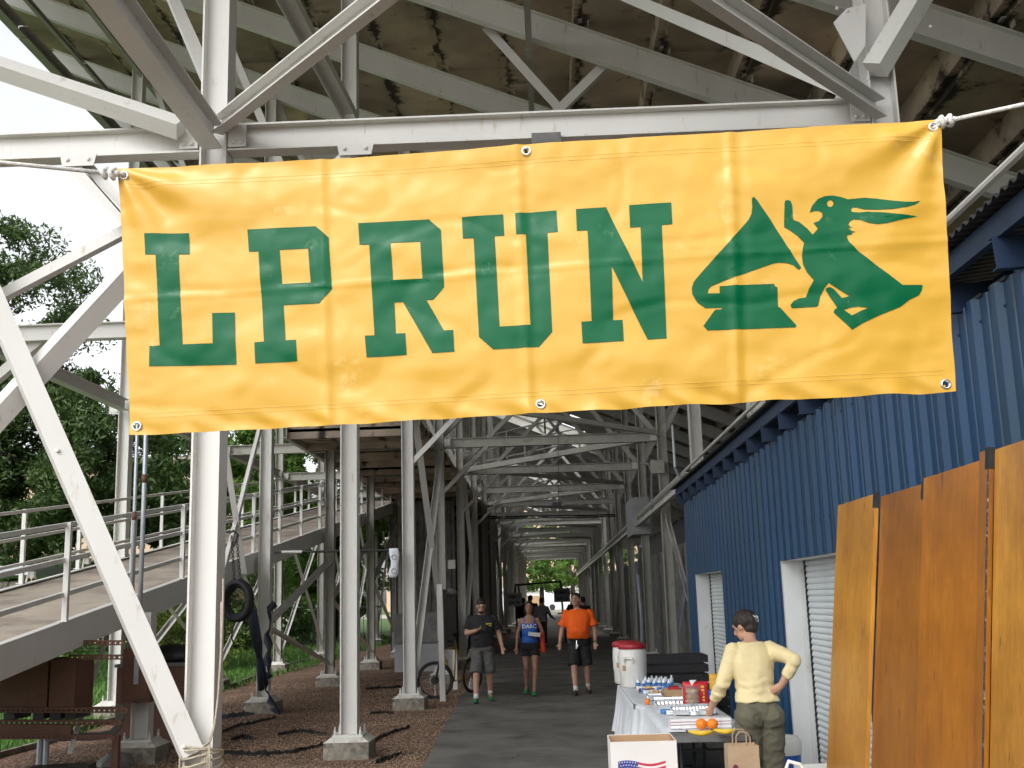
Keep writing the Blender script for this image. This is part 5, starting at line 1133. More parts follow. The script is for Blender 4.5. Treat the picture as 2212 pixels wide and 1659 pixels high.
# notice board on two posts beside the path
pa = W(957, 1516, Z=0); pb_ = W(984, 1491, Z=0); NBd = thing('notice_board', 'grey notice board on two white posts seen nearly edge on, beside the bicycle', 'sign', pa); zt = W(952, 1262, Y=pa.y).z
MB().bar(pa+Vector((0, 0, .0)), Vector((pa.x-.03, pa.y, zt)), .10, .10, (1, 0, 0)).build('post', MT['steel'], NBd); pe_ = Vector((pa.x+(pb_.x-pa.x)*1.0, pb_.y+1.2, 0)); MB().bar(pb_, Vector((pb_.x, pb_.y, 1.0)), .09, .09, (1, 0, 0)).build('post', MT['steel'], NBd)
d_ = (pb_-pa).normalized(); b = MB(); b.prism([(.05, .92), (2.9, .78), (2.9, 1.98), (.05, 1.99)], pa+Vector((-.02, 0, 0)), d_, (0, 0, 1), .03); b.build('panel', MT['gunnel'], NBd)
b = MB(); p = W(972, 1280, Y=pa.y+1); b.sph(p, (.16, .1, .07), 10, 6); b.v = [(x, y, z+.04*noise.noise((x*12, y*9, z*9))) for x, y, z in b.v]; b.build('folded_bag', MT['gunnel'], NBd, smooth=True)
# bicycle
fw = W(939.5, 1462, Y=21.0); fw.z = .345; rw = Vector((W(1020, 1440, Y=22.1).x, 22.1, .345)); BK = thing('bicycle', 'black and yellow mountain bike parked behind the notice board post', 'bicycle', (fw.x, fw.y, 0))
def wheel(c, d_):
    d_ = d_.normalized(); b = MB(); n_ = 30; P = [c+d_*(.318*math.cos(t))+Vector((0, 0, .318*math.sin(t))) for t in [i*2*math.pi/n_ for i in range(n_+1)]]; b.tube(P, .027, 8, False); W_ = b.build('wheel', MT['black'], BK, smooth=True)
    b = MB(); P = [c+d_*(.287*math.cos(t))+Vector((0, 0, .287*math.sin(t))) for t in [i*2*math.pi/n_ for i in range(n_+1)]]; b.tube(P, .011, 6, False); b.build('rim', MT['dark'], W_, smooth=True)
    b = MB(); ax = d_.cross(Vector((0, 0, 1)))
    for i_ in range(24): t = i_*2*math.pi/24; b.bar(c+ax*.02*(1 if i_ % 2 else -1), c+d_*(.285*math.cos(t))+Vector((0, 0, .285*math.sin(t))), .003, .003)
    b.build('spokes', MT['chrome'], W_); b = MB(); b.tube([c-ax*.05, c+ax*.05], .022, 10); b.tube([c+ax*.03, c+ax*.034], .08, 16); b.build('hub', MT['dark'], W_)
    b = MB(); b.box(c+Vector((d_.x*-.0, 0, -.235))+ax*-.02, (.05, .01, .02)); b.build('reflector', MT['chrome'], W_)
wheel(fw, Vector((1, .12, 0))); bd = (rw-fw).normalized(); wheel(rw, bd)
hd = fw+bd*.22+Vector((0, 0, .52)); st_ = fw+bd*.72+Vector((0, 0, .55)); bbk = fw+bd*.62+Vector((0, 0, -.06))
b = MB(); b.tube([hd, bbk], .021, 8); b.tube([hd+Vector((0, 0, .03)), st_], .017, 8); b.tube([st_+Vector((0, 0, .08)), bbk], .016, 8); b.tube([bbk, rw], .012, 6); b.tube([st_, rw], .012, 6); b.build('frame', MT['bikered'], BK, smooth=True)
b = MB()
for s in (-.05, .05): b.tube([fw+Vector((.01, s, 0)), fw+Vector((.08, s, .30)), hd+Vector((0, s*.3, -.06))], .016, 8)
b.tube([hd, hd+Vector((-.04, 0, .16))], .016, 8); b.build('fork', MT['dark'], BK, smooth=True)
hb_ = hd+Vector((-.05, 0, .17)); b = MB(); b.tube([hb_+Vector((.1, -.30, .02)), hb_+Vector((.0, -.12, 0)), hb_+Vector((0, .12, 0)), hb_+Vector((.25, .25, -.01))], .015, 8); b.build('handlebar', MT['black'], BK); b = MB(); b.tube([st_, st_+Vector((0, 0, .22))], .013, 6); b.sph(st_+Vector((0, 0, .24)), (.07, .14, .03), 10, 6); b.build('saddle', MT['black'], BK)
crumple('blue_glove', [(902, 1528), (912, 1524), (922, 1526)], .06, 'blue_plastic', 'small blue cloth scrap on the gravel in front of the bicycle wheel', 'cloth', .06, 12)

# ------------------------------------------------------------------ race signs deep in the passage
def race_sign(c1, c2, Y, l1, l2, m, lab, cat='sign'):
    a, c = W(*c1, Y=Y), W(*c2, Y=Y); t = thing('race_sign', lab, cat, ((a.x+c.x)/2, Y, c.z), group='hanging race signs')
    MB().box(((a.x+c.x)/2, Y, (a.z+c.z)/2), (c.x-a.x, .02, a.z-c.z)).build('board', MT[m], t); h = a.z-c.z
    for s, z in ((l1, .58), (l2, .14)):
        text_obj(s, h*.34, MT['ink'], 'lettering', ((a.x+c.x)/2, Y-.014, c.z+h*z), (1, 0, 0), (0, 0, 1), t, .002, bold=.004)
    return t
race_sign((1094, 1281), (1128, 1309), 42, "MEN'S", 'RACE', 'grey_sign', "pale grey hanging board lettered MEN'S RACE, the left of two"); race_sign((1196, 1271), (1232, 1300), 44, "WOMEN'S", 'RACE', 'gunnel', "dark hanging board lettered WOMEN'S RACE, the right of two")
FR = thing('sign_frame', 'thin black pipe frame that carries the two race signs across the passage', 'frame', W(1222, 1380, Y=43)); b = MB(); b.tube([W(1113, 1281, Y=42), W(1113, 1264, Y=42), W(1211, 1256, Y=44), W(1212, 1271, Y=44)], .04, 6); b.tube([W(1214, 1300, Y=44), Vector((W(1221, 1340, Y=44).x, 44, .03))], .04, 6); b.tube([W(1120, 1265, Y=42.2), W(1121, 1281, Y=42.1)], .03, 6); b.build('pipe', MT['black'], FR)
MB().tube([W(1115, 1309, Y=42), Vector((W(1117, 1340, Y=42).x, 42, .03))], .035, 6).build('leg', MT['black'], FR)

# ------------------------------------------------------------------ people
def hand(b, wr, d, side, curl=.5, s=1.0, up=None):
    wr = Vector(wr); d = Vector(d).normalized(); u = Vector(up or (0, -1, 0)); u = (u-d*u.dot(d)).normalized(); v = d.cross(u)*side
    rot = Matrix((u, v, d)).transposed(); pc = wr+d*.045*s; b.sph(pc, (.021*s, .038*s, .052*s), 12, 8, rot)
    for i, (o_, L_) in enumerate(((-.027, .062), (-.009, .072), (.009, .068), (.026, .052))):
        p0 = wr+d*.082*s+v*o_*s; p1 = p0+(d*(1-curl*.3)+u*curl*.4)*L_*.45*s; p2 = p1+(d*(1-curl)+u*curl)*L_*.35*s; p3 = p2+(d*(1-curl*1.6)+u*curl*1.3)*L_*.25*s
        b.chain([p0-d*.02, p1, p2, p3], [.0095*s, .0088*s, .008*s, .007*s], 8)
    t0 = wr+d*.025*s-v*.028*s; b.chain([t0, t0+(d*.6-v*.55+u*.3)*.035*s, t0+(d*.95-v*.6+u*.5)*.06*s], [.012*s, .0105*s, .008*s], 8)
def person(label, loc, yaw, H, P, group=None, vox=.0125):
    s = H/1.75; t = thing('person', label, 'person', loc, group=group); t.rotation_euler = (0, 0, R(yaw)); V3 = lambda q: Vector(q)*s
    belly = P.get('belly', 0); fem = P.get('fem', 0); ln = P.get('lean', (0, 0)); wb = P.get('w', 1.0)
    def TR_(z): k_ = max(0, (z-.95)/.5); return Vector((ln[0]*k_, ln[1]*k_, 0))
    tor = [(.84, .15, .105, 0), (.92, .168+.012*fem, .118, .0), (1.0, .16+.004*fem, .115+belly*.5, -.012-belly*.3), (1.10, .148-.016*fem, .108+belly, -.02-belly*.7), (1.20, .155-.012*fem, .112+belly*.8, -.02-belly*.5), (1.30, .17-.012*fem, .118+belly*.2+.01*fem, -.016), (1.38, .178-.018*fem, .108, -.005), (1.435, .16-.015*fem, .085, .005), (1.475, .095, .062, .008), (1.50, .055, .055, .008)]
    def trings(b, z0, z1, ex, ey, extra=None):
        sec = []; zs = sorted([z for z, *_ in tor if z0 < z < z1]+[z0, z1])
        for z in zs:
            for (za, xa, ya, oa), (zb_, xb, yb_, ob) in zip(tor, tor[1:]):
                if za <= z <= zb_: f_ = (z-za)/(zb_-za); rx, ry, oy = xa+(xb-xa)*f_, ya+(yb_-ya)*f_, oa+(ob-oa)*f_; break
            c = TR_(z)+Vector((0, oy, z)); sec.append((c*s, (rx*wb+ex)*s, (ry*wb+ey)*s, 0, 2.25))
        b.rings(sec, 22)
    hc = TR_(1.6)+Vector(P.get('head_off', (0, -.02, 0)))+Vector((0, 0, 1.645)); ht = Matrix.Rotation(R(P.get('head_yaw', 0)), 3, 'Z') @ Matrix.Rotation(R(P.get('head_pitch', 0)), 3, 'X')
    hp = lambda q: (hc+ht @ Vector(q))*s
    b = MB(); trings(b, .85, 1.495, 0, 0); b.cap((TR_(1.45)+Vector((0, .012, 1.45)))*s, hp((0, .02, -.07)), .056*s, .052*s)
    b.sph(hp((0, .008, .025)), (.076*s, .096*s, .098*s), 18, 12, ht); b.sph(hp((0, -.03, -.05)), (.058*s, .06*s, .062*s), 14, 10, ht); b.sph(hp((0, -.045, -.09)), (.032*s, .03*s, .022*s), 10, 8, ht)
    b.cap(hp((0, -.085, .02)), hp((0, -.108, -.018)), .010*s, .015*s, 8); b.sph(hp((0, -.078, .045)), (.05*s, .018*s, .012*s), 10, 6, ht); b.sph(hp((0, -.085, -.052)), (.024*s, .012*s, .010*s), 10, 6, ht)
    for sx in (-1, 1): b.sph(hp((sx*.078, .01, 0)), (.012*s, .022*s, .032*s), 8, 6, ht)
    arms = P['arms']; al = {}
    for sx in (-1, 1):
        sh = TR_(1.42)+Vector((sx*(.178-.018*fem)*wb, .005, 1.415)); el, wr, hd_, cu_ = arms[sx][:4]; el, wr = Vector(el), Vector(wr); al[sx] = (sh, el, wr)
        r_ = P.get('armr', 1.0); b.chain([q*s for q in (sh, sh.lerp(el, .5), el, el.lerp(wr, .35), wr)], [q*s*r_ for q in (.054, .047, .039, .040, .027)]); hand(b, wr*s, hd_, sx, cu_, s*.98, arms[sx][4] if len(arms[sx]) > 4 else None)
    legs = P['legs']; lr = P.get('legr', 1.0); ll = {}
    for sx in (-1, 1):
        hip = Vector((sx*.088, 0, .90)); kn, an = Vector(legs[sx][0]), Vector(legs[sx][1]); ll[sx] = (hip, kn, an)
        b.chain([q*s for q in (hip, hip.lerp(kn, .5), kn, kn.lerp(an, .3)+Vector((0, .015, 0)), an)], [q*s*lr for q in (.088, .076, .054, .054, .036)], 14)
        fy = legs[sx][2] if len(legs[sx]) > 2 else 0; dr = Vector((math.sin(R(fy)), -math.cos(R(fy)), 0)); b.cap(an*s+Vector((0, 0, -.03)), (an+dr*.1)*s+Vector((0, 0, -.045*s)), .035*s, .028*s)
    bo = b.build('body', MT[P.get('skin', 'skin')], t, local=True); remesh(bo, vox, 3)
    # clothes
    b = MB(); top = P['top']; ex = top.get('ease', .016); trings(b, top['z0'], top.get('z1', 1.485), ex, ex+.002)
    for sx in (-1, 1):
        sh, el, wr = al[sx]; f_ = top['sleeve']
        if f_ > 0:
            pts = [sh+Vector((-sx*.03, 0, .0)), sh]; rs = [.06, .07]
            if f_ <= 1: pts += [sh.lerp(el, f_*.6), sh.lerp(el, f_)]; rs += [.066, .066+top.get('flare', .006)]
            else: pts += [sh.lerp(el, .5), el, el.lerp(wr, (f_-1)*.5), el.lerp(wr, f_-1)]; rs += [.062, .054, .050, .043]
            b.tube([q*s for q in pts], [r_*s*P.get('armr', 1) for r_ in rs], 14); b.sph(sh*s, .07*s, 12, 8)
            if f_ > 1: b.sph(el*s, .056*s, 12, 8)
        else:
            b.cap((TR_(1.42)+Vector((sx*.09, -.07, 1.38)))*s, (TR_(1.45)+Vector((sx*.085, 0, 1.475)))*s, .026*s, .022*s); b.cap((TR_(1.42)+Vector((sx*.085, .085, 1.36)))*s, (TR_(1.45)+Vector((sx*.085, 0, 1.475)))*s, .03*s, .022*s)
    if top.get('wr'):
        b.v = [(x+.012*noise.noise((x*9, y*9, z*7)), y+.014*noise.noise((x*8+3, y*6, z*9)), z) for x, y, z in b.v]
    to = b.build(top['name'], MT[top['mat']], t, local=True); remesh(to, vox*.95, 3)
    if top.get('wr'):
        me = to.data
        for v in me.vertices:
            c = v.co; n_ = noise.noise((c.x*11, c.y*11, c.z*8+2)); f_ = 1-min(1, abs(noise.noise((c.x*7+c.z*5, c.y*7, c.z*12-c.x*6)))*4); lowz = max(0, 1-abs(c.z/s-1.08)/.16); v.co += v.normal*(.007*n_+.008*f_*(.35+lowz)+.004*math.sin(c.z*95+c.x*14+3*n_)*lowz)
    bt = P['bottom']; b = MB(); e_ = bt.get('ease', .02); trings(b, .86, bt.get('zw', 1.0), e_, e_)
    for sx in (-1, 1):
        hip, kn, an = ll[sx]; f_ = bt['len']
        if f_ <= 1: pts = [hip+Vector((0, 0, .03)), hip.lerp(kn, .4*f_), hip.lerp(kn, f_)]; rs = [.096, .094, .088-.02*f_+bt.get('flare', .02)]
        elif f_ < 2: g = f_-1; pts = [hip+Vector((0, 0, .03)), hip.lerp(kn, .5), kn, kn.lerp(an, g)]; rs = [.098, .092, .078, .076]
        b.tube([q*s for q in pts], [r_*s*lr for r_ in rs], 16); b.sph((hip+Vector((0, .03, -.02)))*s, .098*s*lr, 14, 10)
    bo2 = b.build(bt['name'], MT[bt['mat']], t, local=True); remesh(bo2, vox*.95, 3)
    if bt.get('wr'):
        for v in bo2.data.vertices:
            c = v.co; f_ = 1-min(1, abs(noise.noise((c.x*8-c.z*6, c.y*8, c.z*11+c.x*5)))*4); v.co += v.normal*(.008*noise.noise((c.x*10, c.y*10, c.z*9))+.008*f_)
    # shoes, socks
    for sx in (-1, 1):
        kn, an = ll[sx][1:]; fy = legs[sx][2] if len(legs[sx]) > 2 else 0; pz = legs[sx][3] if len(legs[sx]) > 3 else 0; rt_ = Matrix.Rotation(R(fy), 3, 'Z') @ Matrix.Rotation(R(pz), 3, 'X'); a_ = an*s; b = MB()
        for c_, r_ in (((0, -.055, -.045), (.046, .125, .036)), ((0, .02, -.03), (.042, .055, .05)), ((0, -.12, -.052), (.048, .06, .030))): b.sph(a_+rt_ @ (Vector(c_)*s), Vector(r_)*s, 14, 8, rt_)
        so_ = b.build('shoe', MT[P['shoe']], t, local=True, smooth=True); b = MB()
        b.sph(a_+rt_ @ (Vector((0, -.055, -.072))*s), Vector((.05, .135, .014))*s, 14, 6, rt_); b.build('sole', MT[P.get('sole', 'dark')], so_, local=True, smooth=True)
        if P.get('sock'): b = MB(); b.cap(a_, a_+(kn*s-a_)*.12, .042*s, .044*s); b.build('sock', MT['white'], t, local=True, smooth=True)
    # hair, face
    if P.get('hair'):
        b = MB()
        for c_, r_ in P['hair']: b.sph(hp(c_), Vector(r_)*s, 16, 10, ht)
        ho = b.build('hair', MT['hair'], t, local=True); remesh(ho, vox*.8, 2)
        for v in ho.data.vertices: v.co += v.normal*(.004*noise.noise((v.co.x*60, v.co.y*60, v.co.z*25)))
    b = MB()
    for sx in (-1, 1): b.sph(hp((sx*.032, -.083, .018)), (.013*s, .007*s, .0065*s), 8, 6, ht); b.box(hp((sx*.033, -.094, .046)), (.032*s, .008*s, .006*s), rot=ht)
    b.build('eyes', MT['ink'], t, local=True); b = MB(); b.sph(hp((0, -.0955, -.052)), (.022*s, .006*s, .0045*s), 8, 5, ht); b.build('mouth', MT['maroon'], t, local=True)
    return t, hp, s
dn = (0, 0, -1)
short_hair = [((0, .022, .055), (.082, .098, .085)), ((0, .06, .0), (.075, .06, .08))]
stand = {-1: ((-.10, .0, .49), (-.10, .03, .09)), 1: ((.10, .0, .49), (.10, .03, .09))}
# man in black
p = W(1045, 1517, Z=.03); t, hp, s = person('man in black T-shirt and grey shorts looking down at a phone', (p.x, p.y, .03), 4, 1.76, dict(w=1.12, belly=.02, armr=1.12, legr=1.1, head_pitch=26, head_off=(-.01, -.05, -.02),
    arms={-1: ((-.27, -.02, 1.17), (-.10, -.27, 1.22), (.75, -.35, .35), .8, (0, 0, 1)), 1: ((.29, .02, 1.15), (.34, -.10, .93), (.12, -.15, -1), .35)},
    legs={-1: ((-.12, -.13, .50), (-.13, -.17, .095), -8), 1: ((.11, .02, .49), (.12, .18, .14), 8, 18)}, top=dict(name='t_shirt', mat='shirt_black', z0=.93, sleeve=.72, ease=.026, flare=.02, wr=1), bottom=dict(name='shorts', mat='short_grey', len=1.0, ease=.02, flare=.032, wr=1), shoe='rubbergreen', sock=1, hair=short_hair))
MB().box(Vector((.02, -.33, 1.27))*s, (.075, .012, .14), rot=Matrix.Rotation(R(-50), 3, 'X')).build('phone', MT['dark'], t, local=True)
o = text_obj('CARBO', .045, MT['yellow_print'], 'chest_lettering', (0, 0, 0), (1, 0, 0), (0, 0, 1), None, .001); bpy.data.objects.remove(o)
b = MB()
for k_ in range(5): b.box((.075+.021*k_, -.169+.004*k_, 1.335), (.014, .004, .022)); b.box((.078+.02*k_, -.170+.004*k_, 1.302), (.015, .004, .013))
b.build('chest_print', MT['yellow_print'], t, local=True)
b = MB(); b.sph(hp((0, -.06, -.075)), (.05, .042, .035), 12, 8); b.build('beard', MT['hair'], t, local=True, smooth=True)
# woman in blue singlet
p = W(1148, 1502, Z=.03); t, hp, s = person('woman in blue running singlet and black shorts carrying a white leaflet', (p.x, p.y, .03), 0, 1.68, dict(w=.93, fem=1, armr=.84, legr=.93, skin='skin2', head_off=(0, -.03, 0),
    arms={-1: ((-.235, .02, 1.14), (-.255, -.06, .90), (-.02, -.12, -1), .4), 1: ((.26, .03, 1.16), (.12, -.22, 1.10), (-.9, -.25, .12), .6, (0, 0, 1))},
    legs={-1: ((-.08, -.02, .50), (-.09, .17, .15), -5, 20), 1: ((.09, -.15, .50), (.06, -.16, .095), 3)}, top=dict(name='singlet', mat='shirt_blue', z0=.95, z1=1.35, sleeve=0, ease=.014, wr=1), bottom=dict(name='shorts', mat='short_black', len=.42, ease=.028, flare=.03, zw=.99), shoe='rubbergreen', sock=0,
    hair=[((0, .022, .05), (.086, .10, .085)), ((-.07, .02, -.05), (.028, .05, .09)), ((.07, .02, -.05), (.028, .05, .09)), ((0, .07, -.05), (.075, .05, .10))]))
text_obj('DARC', .098, MT['white'], 'chest_lettering', (0, 0, 0), (1, 0, 0), (0, 0, 1), None, .002, bold=.0015).parent = t
lt = [o for o in bpy.data.objects if o.name.startswith('chest_lettering')][-1]; lt.location = (0, -.150, 1.21)
for v in lt.data.vertices: v.co.y += v.co.x**2*2.0-.008
MB().box((.09, -.23, 1.10), (.22, .16, .006), rot=Matrix.Rotation(R(22), 3, 'X') @ Matrix.Rotation(R(8), 3, 'Y')).build('leaflet', MT['white'], t, local=True)
b = MB(); b.rings([((.23, .0, 1.13), .04, .06), ((.235, .0, 1.02), .055, .07), ((.235, .0, .92), .05, .065), ((.25, 0, .80), .06, .06), ((.24, 0, .76), .05, .05)], 14); b.v = [(x+.022*noise.noise((x*14, y*14, z*12)), y+.02*noise.noise((y*14, z*14, x*8)), z) for x, y, z in b.v]; b.build('carried_jacket', MT['shirt_red'], t, local=True, smooth=True)
# man in orange
p = W(1255, 1500, Z=.03); t, hp, s = person('heavy man in orange T-shirt and black shorts with keys on his belt', (p.x, p.y, .03), -3, 1.80, dict(w=1.16, belly=.065, armr=1.1, legr=1.1, head_pitch=-12, head_off=(-.035, -.02, .0), head_yaw=-12,
    arms={-1: ((-.30, .03, 1.14), (-.345, -.02, .90), (-.05, -.1, -1), .45), 1: ((.29, .0, 1.13), (.29, -.09, .90), (-.02, -.18, -1), .45)},
    legs={-1: ((-.10, -.12, .50), (-.085, -.17, .095), -4), 1: ((.12, .02, .50), (.13, .16, .13), 10, 16)}, top=dict(name='t_shirt', mat='shirt_orange', z0=.97, sleeve=.78, ease=.024, flare=.026, wr=1), bottom=dict(name='shorts', mat='short_black', len=.98, ease=.02, flare=.034, wr=1), shoe='dark', sock=1, hair=short_hair))
b = MB(); b.tube([(-.035, -.205, .97), (-.04, -.215, .90), (-.035, -.215, .84)], .008, 6); b.box((-.045, -.22, .86), (.02, .006, .07)); b.box((-.02, -.22, .88), (.015, .006, .05)); b.build('keys', MT['chrome'], t, local=True)
b = MB(); b.box((-.17, -.10, .97), (.07, .07, .11)); b.build('belt_pouch', MT['dark'], t, local=True); b = MB(); b.tube([(.29, -.09, .93), (.29, -.085, .945)], .037, 12); b.build('wristwatch', MT['dark'], t, local=True)
b = MB(); b.sph(hp((0, .03, .075)), (.088, .10, .07), 14, 10); b.sph(hp((-.03, .11, .05)), (.07, .07, .012), 12, 6); b.build('cap', MT['dark_cloth'], t, local=True, smooth=True)
# woman in cream cardigan, from behind
t, hp, s = person('woman in cream cardigan and olive trousers, seen from behind beside the food table', (1.57, 8.95, .03), 190, 1.62, dict(w=.97, fem=1, armr=1.1, legr=1.22, head_pitch=24, head_yaw=40, head_off=(.0, -.10, -.04), lean=(-.01, -.13), belly=.01,
    arms={1: ((.27, -.12, 1.13), (.31, -.30, .95), (.12, -.5, -.7), .35), -1: ((-.275, .19, 1.335), (-.17, .10, 1.13), (.75, -.35, -.45), .6)},
    legs={-1: ((-.10, -.02, .49), (-.11, .03, .095)), 1: ((.10, -.03, .49), (.11, .03, .095))}, top=dict(name='cardigan', mat='cardigan', z0=1.0, sleeve=1.62, ease=.026, wr=1), bottom=dict(name='trousers', mat='olive', len=1.9, ease=.012, wr=1, zw=1.03), shoe='dark', sock=0,
    hair=[((0, .03, .045), (.092, .11, .098)), ((0, .10, .03), (.06, .05, .085)), ((0, .06, -.04), (.07, .06, .05))]), vox=.010)
b = MB()
for k_ in range(3): b.tube([hp((.02-.02*k_, .13, .075)), hp((.018-.02*k_, .15, .03)), hp((.014-.018*k_, .14, -.015))], .005, 6); b.build('hair_clip', MT['chrome'], t, local=True, smooth=True)
# people far down the passage
def bgp(label, px, Y, yaw, H, topm, botm, vox=.02, arm=None):
    x = W(px, 1385, Y=Y).x
    return person(label, (x, Y, .03), yaw, H, dict(w=1.08, belly=.02, arms=arm or {-1: ((-.25, .02, 1.15), (-.27, -.08, .92), dn, .5), 1: ((.25, .02, 1.15), (.27, -.08, .92), dn, .5)}, legs=stand, top=dict(name='top', mat=topm, z0=.92, sleeve=1.8, ease=.03, wr=1), bottom=dict(name='trousers', mat=botm, len=1.85, ease=.02), shoe='dark', sock=0, hair=short_hair), vox=vox)
bgp('distant person in grey sweatshirt and dark trousers standing with back to the camera', 1172, 40, 180, 1.72, 'grey_cloth', 'dark_cloth', arm={-1: ((-.30, -.10, 1.15), (-.42, -.28, 1.02), (-.5, -.5, -.3), .5), 1: ((.25, .02, 1.15), (.22, -.18, 1.05), dn, .5)})
bgp('distant person in dark clothes just left of the one in grey sweatshirt', 1149, 44, 180, 1.82, 'dark_cloth', 'dark_cloth'); bgp('distant person in dark clothes under the left race sign', 1133, 46, 190, 1.74, 'dark_cloth', 'dark_cloth')
bgp('distant person in dark clothes behind the shoulder of the man in orange', 1263, 38, 170, 1.72, 'dark_cloth', 'dark_cloth'); bgp('distant person in dark jacket reaching toward the sign pole', 1243, 42, 200, 1.74, 'dark_cloth', 'dark_cloth', arm={-1: ((.05-.30, -.10, 1.15), (-.22, -.28, 1.12), (-.2, -1, .1), .5), 1: ((.32, -.05, 1.2), (.5, -.15, 1.15), (1, -.2, 0), .5)})

# ------------------------------------------------------------------ trees and far buildings
def tree(name, base, clusters, nleaf, size, m, label, cat='tree', trunk=None, seed=1, lm=(1, .55)):
    r = np.random.default_rng(seed); t = thing(name, label, cat, base); cl = []
    for (cx, cy, cz, rx, ry, rz, n) in clusters:
        d = r.normal(size=(n, 3)); d /= np.linalg.norm(d, axis=1)[:, None]; rad = .45+.62*r.random((n, 1))**.5; cl.append(np.array([cx, cy, cz])+d*rad*np.array([rx, ry, rz]))
    cl = np.concatenate(cl); nC = len(cl); cr = r.uniform(.35, .95, nC); per = nleaf//nC; n = per*nC
    c = np.repeat(cl, per, 0); rr = np.repeat(cr, per)[:, None]; d = r.normal(size=(n, 3)); d /= np.linalg.norm(d, axis=1)[:, None]; pos = c+d*rr*r.random((n, 1))**.45*np.array([1, 1, .7])
    a = r.normal(size=(n, 3)); a /= np.linalg.norm(a, axis=1)[:, None]; bb = np.cross(a, r.normal(size=(n, 3))); bb /= np.linalg.norm(bb, axis=1)[:, None]; sz = size*r.uniform(.6, 1.3, (n, 1)); V = np.stack([pos-a*sz*lm[0], pos-bb*sz*lm[1]*.6, pos+a*sz*lm[0], pos+bb*sz*lm[1]*.6], 1)-np.array(base)
    me = bpy.data.meshes.new('crown'); me.from_pydata(V.reshape(-1, 3).tolist(), [], np.arange(4*n).reshape(-1, 4).tolist()); me.materials.append(MT[m]); o = bpy.data.objects.new('crown', me); COL.objects.link(o); o.parent = t; o['kind'] = 'stuff'
    b = MB(); bs = Vector(base); C_ = [Vector(x) for x in cl[r.choice(nC, min(nC, 14), replace=False)]]; top = Vector(clusters[0][:3]); mid = bs.lerp(top, .45)+Vector((.2, 0, .3)); tr = trunk or .25
    b.tube([bs+Vector((0, 0, -.05)), bs.lerp(mid, .5)+Vector((.1, .1, 0)), mid, top], [tr*1.25, tr, tr*.8, tr*.35], 10)
    for q in C_: b.tube([mid.lerp(top, r.random()*.6), mid.lerp(q, .6)+Vector((0, 0, .3)), q], [tr*.22, tr*.12, tr*.04], 6)
    b.build('trunk', MT['bark'], t, smooth=True); return t
def TP(px, py, Y): return W(px, py, Y=Y)
p = TP(60, 700, 30); q = TP(80, 1000, 30)
tree('oak_tree', (p.x-3.5, 31, 0), [(p.x-2.8, 31, p.z+.3, 3.9, 2.6, 3.2, 120), (q.x-.6, 31, q.z+.3, 4.3, 2.8, 2.6, 130), (q.x+1.0, 31.5, q.z-2.2, 4.0, 2.6, 2.3, 110), (p.x-2.4, 31.3, (p.z+q.z)/2-.3, 3.2, 2.4, 2.0, 90)], 175000, .095, 'leafdk', 'large dense dark green tree filling the left edge beyond the ramp', trunk=.4, seed=3)
p = TP(430, 1000, 44)
tree('bright_tree', (p.x, 45, 0), [(p.x, 45, p.z-.6, 4.6, 3, 3.0, 90), (p.x+5, 46, p.z-.2, 4, 3, 2.6, 70)], 70000, .13, 'leaf', 'bright green leafy tree seen between the columns under the yellow banner', trunk=.25, seed=5)
p = TP(700, 1050, 52); tree('bright_tree', (p.x, 54, 0), [(p.x, 54, p.z+.4, 4.6, 3, 3.6, 90), (p.x+1, 54, p.z-3, 4, 3, 2.5, 60)], 50000, .15, 'leaf', 'light green tree between the second and third left columns', trunk=.25, seed=6)
p = TP(200, 1300, 44); tree('shrub_bank', (p.x+2, 45, 0), [(p.x+2, 45, 1.6, 6, 2, 1.7, 80)], 22000, .10, 'leafdk', 'dark shrub bank behind the lawn under the ramp', 'shrub', trunk=.1, seed=8)
p = TP(380, 1340, 30); tree('yellow_green_bush', (p.x, 31, 0), [(p.x, 31, 1.1, 1.2, .9, .9, 30)], 7000, .06, 'leafy', 'yellow green bush on the lawn left of the big white column', 'bush', trunk=.06, seed=9)
p = TP(660, 1300, 50); tree('shrub_bank', (p.x, 51, 0), [(p.x-4, 51, 2.2, 6, 2, 2.2, 90)], 26000, .12, 'leaf', 'green shrub bank behind the iron fence beyond the lawn', 'shrub', trunk=.1, seed=10)
p = TP(800, 1230, 62); tree('bright_tree', (p.x-3, 64, 0), [(p.x-3, 64, 3.6, 3, 3, 3.4, 70)], 16000, .14, 'leaf', 'small green tree glimpsed past the far end of the ramp', trunk=.2, seed=12)
for k_, (px, py, Y, sx, m, lab) in enumerate(((1165, 1232, 128, 5.0, 'leaf', 'broad green street tree left of centre at the far end of the passage'), (1232, 1232, 122, 4.6, 'leaf', 'dense green street tree right of centre at the far end of the passage'), (1300, 1230, 150, 6, 'leafdk', 'dark street tree behind the right hand columns at the far end'))):
    p = TP(px, py, Y); tree('street_tree', (p.x, Y, 0), [(p.x, Y, p.z+.6, sx, 4, 2.9, 60), (p.x, Y, p.z+3.5, sx*1.1, 4, 2.6, 40)], 15000, .22, m, lab, trunk=.3, seed=20+k_)
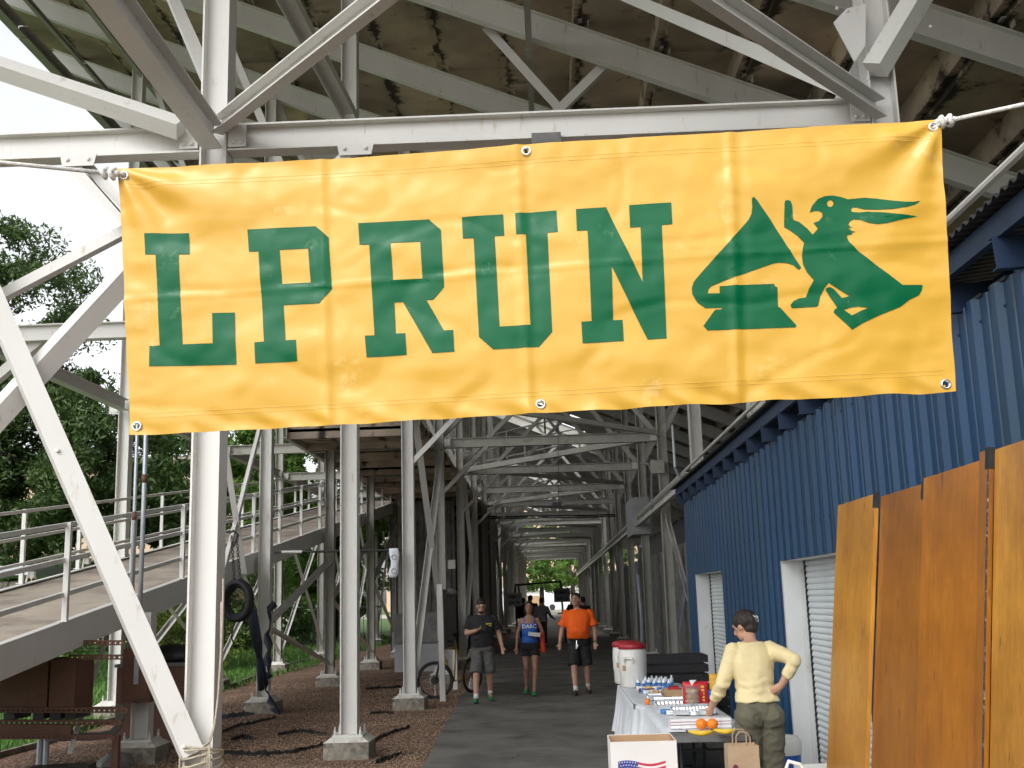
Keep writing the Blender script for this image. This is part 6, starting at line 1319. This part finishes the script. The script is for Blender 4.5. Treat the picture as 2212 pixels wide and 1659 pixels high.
# distant hedge line and houses on the left
tb = thing('tan_building', 'plain tan stucco building glimpsed through the dark tree on the left', 'building', (-34, 64, 0)); MB().box((-30, 66, 5), (24, 8, 10)).build('wall', MT['tanwall'], tb); MB().box((-30, 66, 10.1), (24.6, 8.6, .3)).build('roof', MT['conc'], tb)
MB().box((-24, 61.98, 6), (1.4, .06, 1.6)).build('window', MT['dark'], tb)
tb = thing('tan_building', 'tan stucco building behind the street trees at the far end of the passage', 'building', (0, 190, 0)); MB().box((2, 195, 11), (60, 10, 22)).build('wall', MT['tanwall'], tb)
for k_ in range(12):
    for j in range(4): MB().box((-22+4.2*k_, 189.96, 3.5+4.4*j), (1.5, .08, 1.8)).build('window', MT['dark'], tb)
ws = thing('white_outbuilding', 'low white outbuilding with pale roof across the car park', 'building', (0, 158, 0)); a, c = W(1116, 1266, Y=158), W(1200, 1300, Y=158)
MB().box(((a.x+c.x)/2+1, 160, 1.35), (c.x-a.x+6, 4, 2.7)).build('wall', MT['white'], ws); b = MB(); b.box(((a.x+c.x)/2+1, 160, 2.95), (c.x-a.x+7, 5, .5)); b.build('roof', MT['white_plastic'], ws)
for px in (1131, 1152): p = W(px, 1285, Y=157.9); MB().box((p.x, 157.95, 1.2), (1.6, .1, 1.6)).build('garage_opening', MT['card'], ws)
wt = thing('box_trailer', 'white box trailer parked across the car park', 'trailer', (2, 150, 0)); a, c = W(1168, 1278, Y=148), W(1197, 1294, Y=148); MB().box(((a.x+c.x)/2, 149, 1.9), (c.x-a.x, 3, 2.4)).build('box', MT['white'], wt)
for x in (-.6, .6): MB().tube([((a.x+c.x)/2+x, 147.4, .45), ((a.x+c.x)/2+x, 147.7, .45)], .4, 12).build('wheel', MT['black'], wt)
sheet('verge', [(-60, 150), (60, 150), (60, 156), (-60, 156)], .016, mat('dry_grass', (.22, .19, .07), .95, var=.25), 'structure')
tb = thing('garden_shed', 'weathered shed with striped boards and pale roof behind the ramp at the left edge', 'shed', (W(10, 1200, Y=26).x, 27, 0)); a, c = W(-60, 1112, Y=26), W(38, 1250, Y=26)
for k_ in range(9): x = a.x+(c.x-a.x)*(k_+.5)/9; MB().box((x, 26.1+.02*(k_ % 2), 1.25), ((c.x-a.x)/9-.02, .04, 2.5)).build('board', MT['conc'], tb)
MB().box(((a.x+c.x)/2, 27, 2.75), (c.x-a.x+.8, 2.4, .22), 0).build('roof', MT['galv'], tb)
fe = thing('iron_fence', 'dark iron picket fence beyond the lawn on the left', 'fence', (-14, 47, 0))
for x0 in range(-34, -7, 3):
    b = MB(); b.box((x0, 47, .9), (.09, .09, 1.8)); b.build('post', MT['dark'], fe)
    b = MB(); b.box((x0+1.5, 47, 1.6), (3, .03, .05)); b.box((x0+1.5, 47, .2), (3, .03, .05))
    for j in range(1, 20): b.box((x0+j*.15, 47, .9), (.022, .022, 1.7))
    b.build('picket_panel', MT['dark'], fe)
for o in list(bpy.data.objects):
    if o.name.startswith('chest_lettering') and o.parent is None: bpy.data.objects.remove(o)
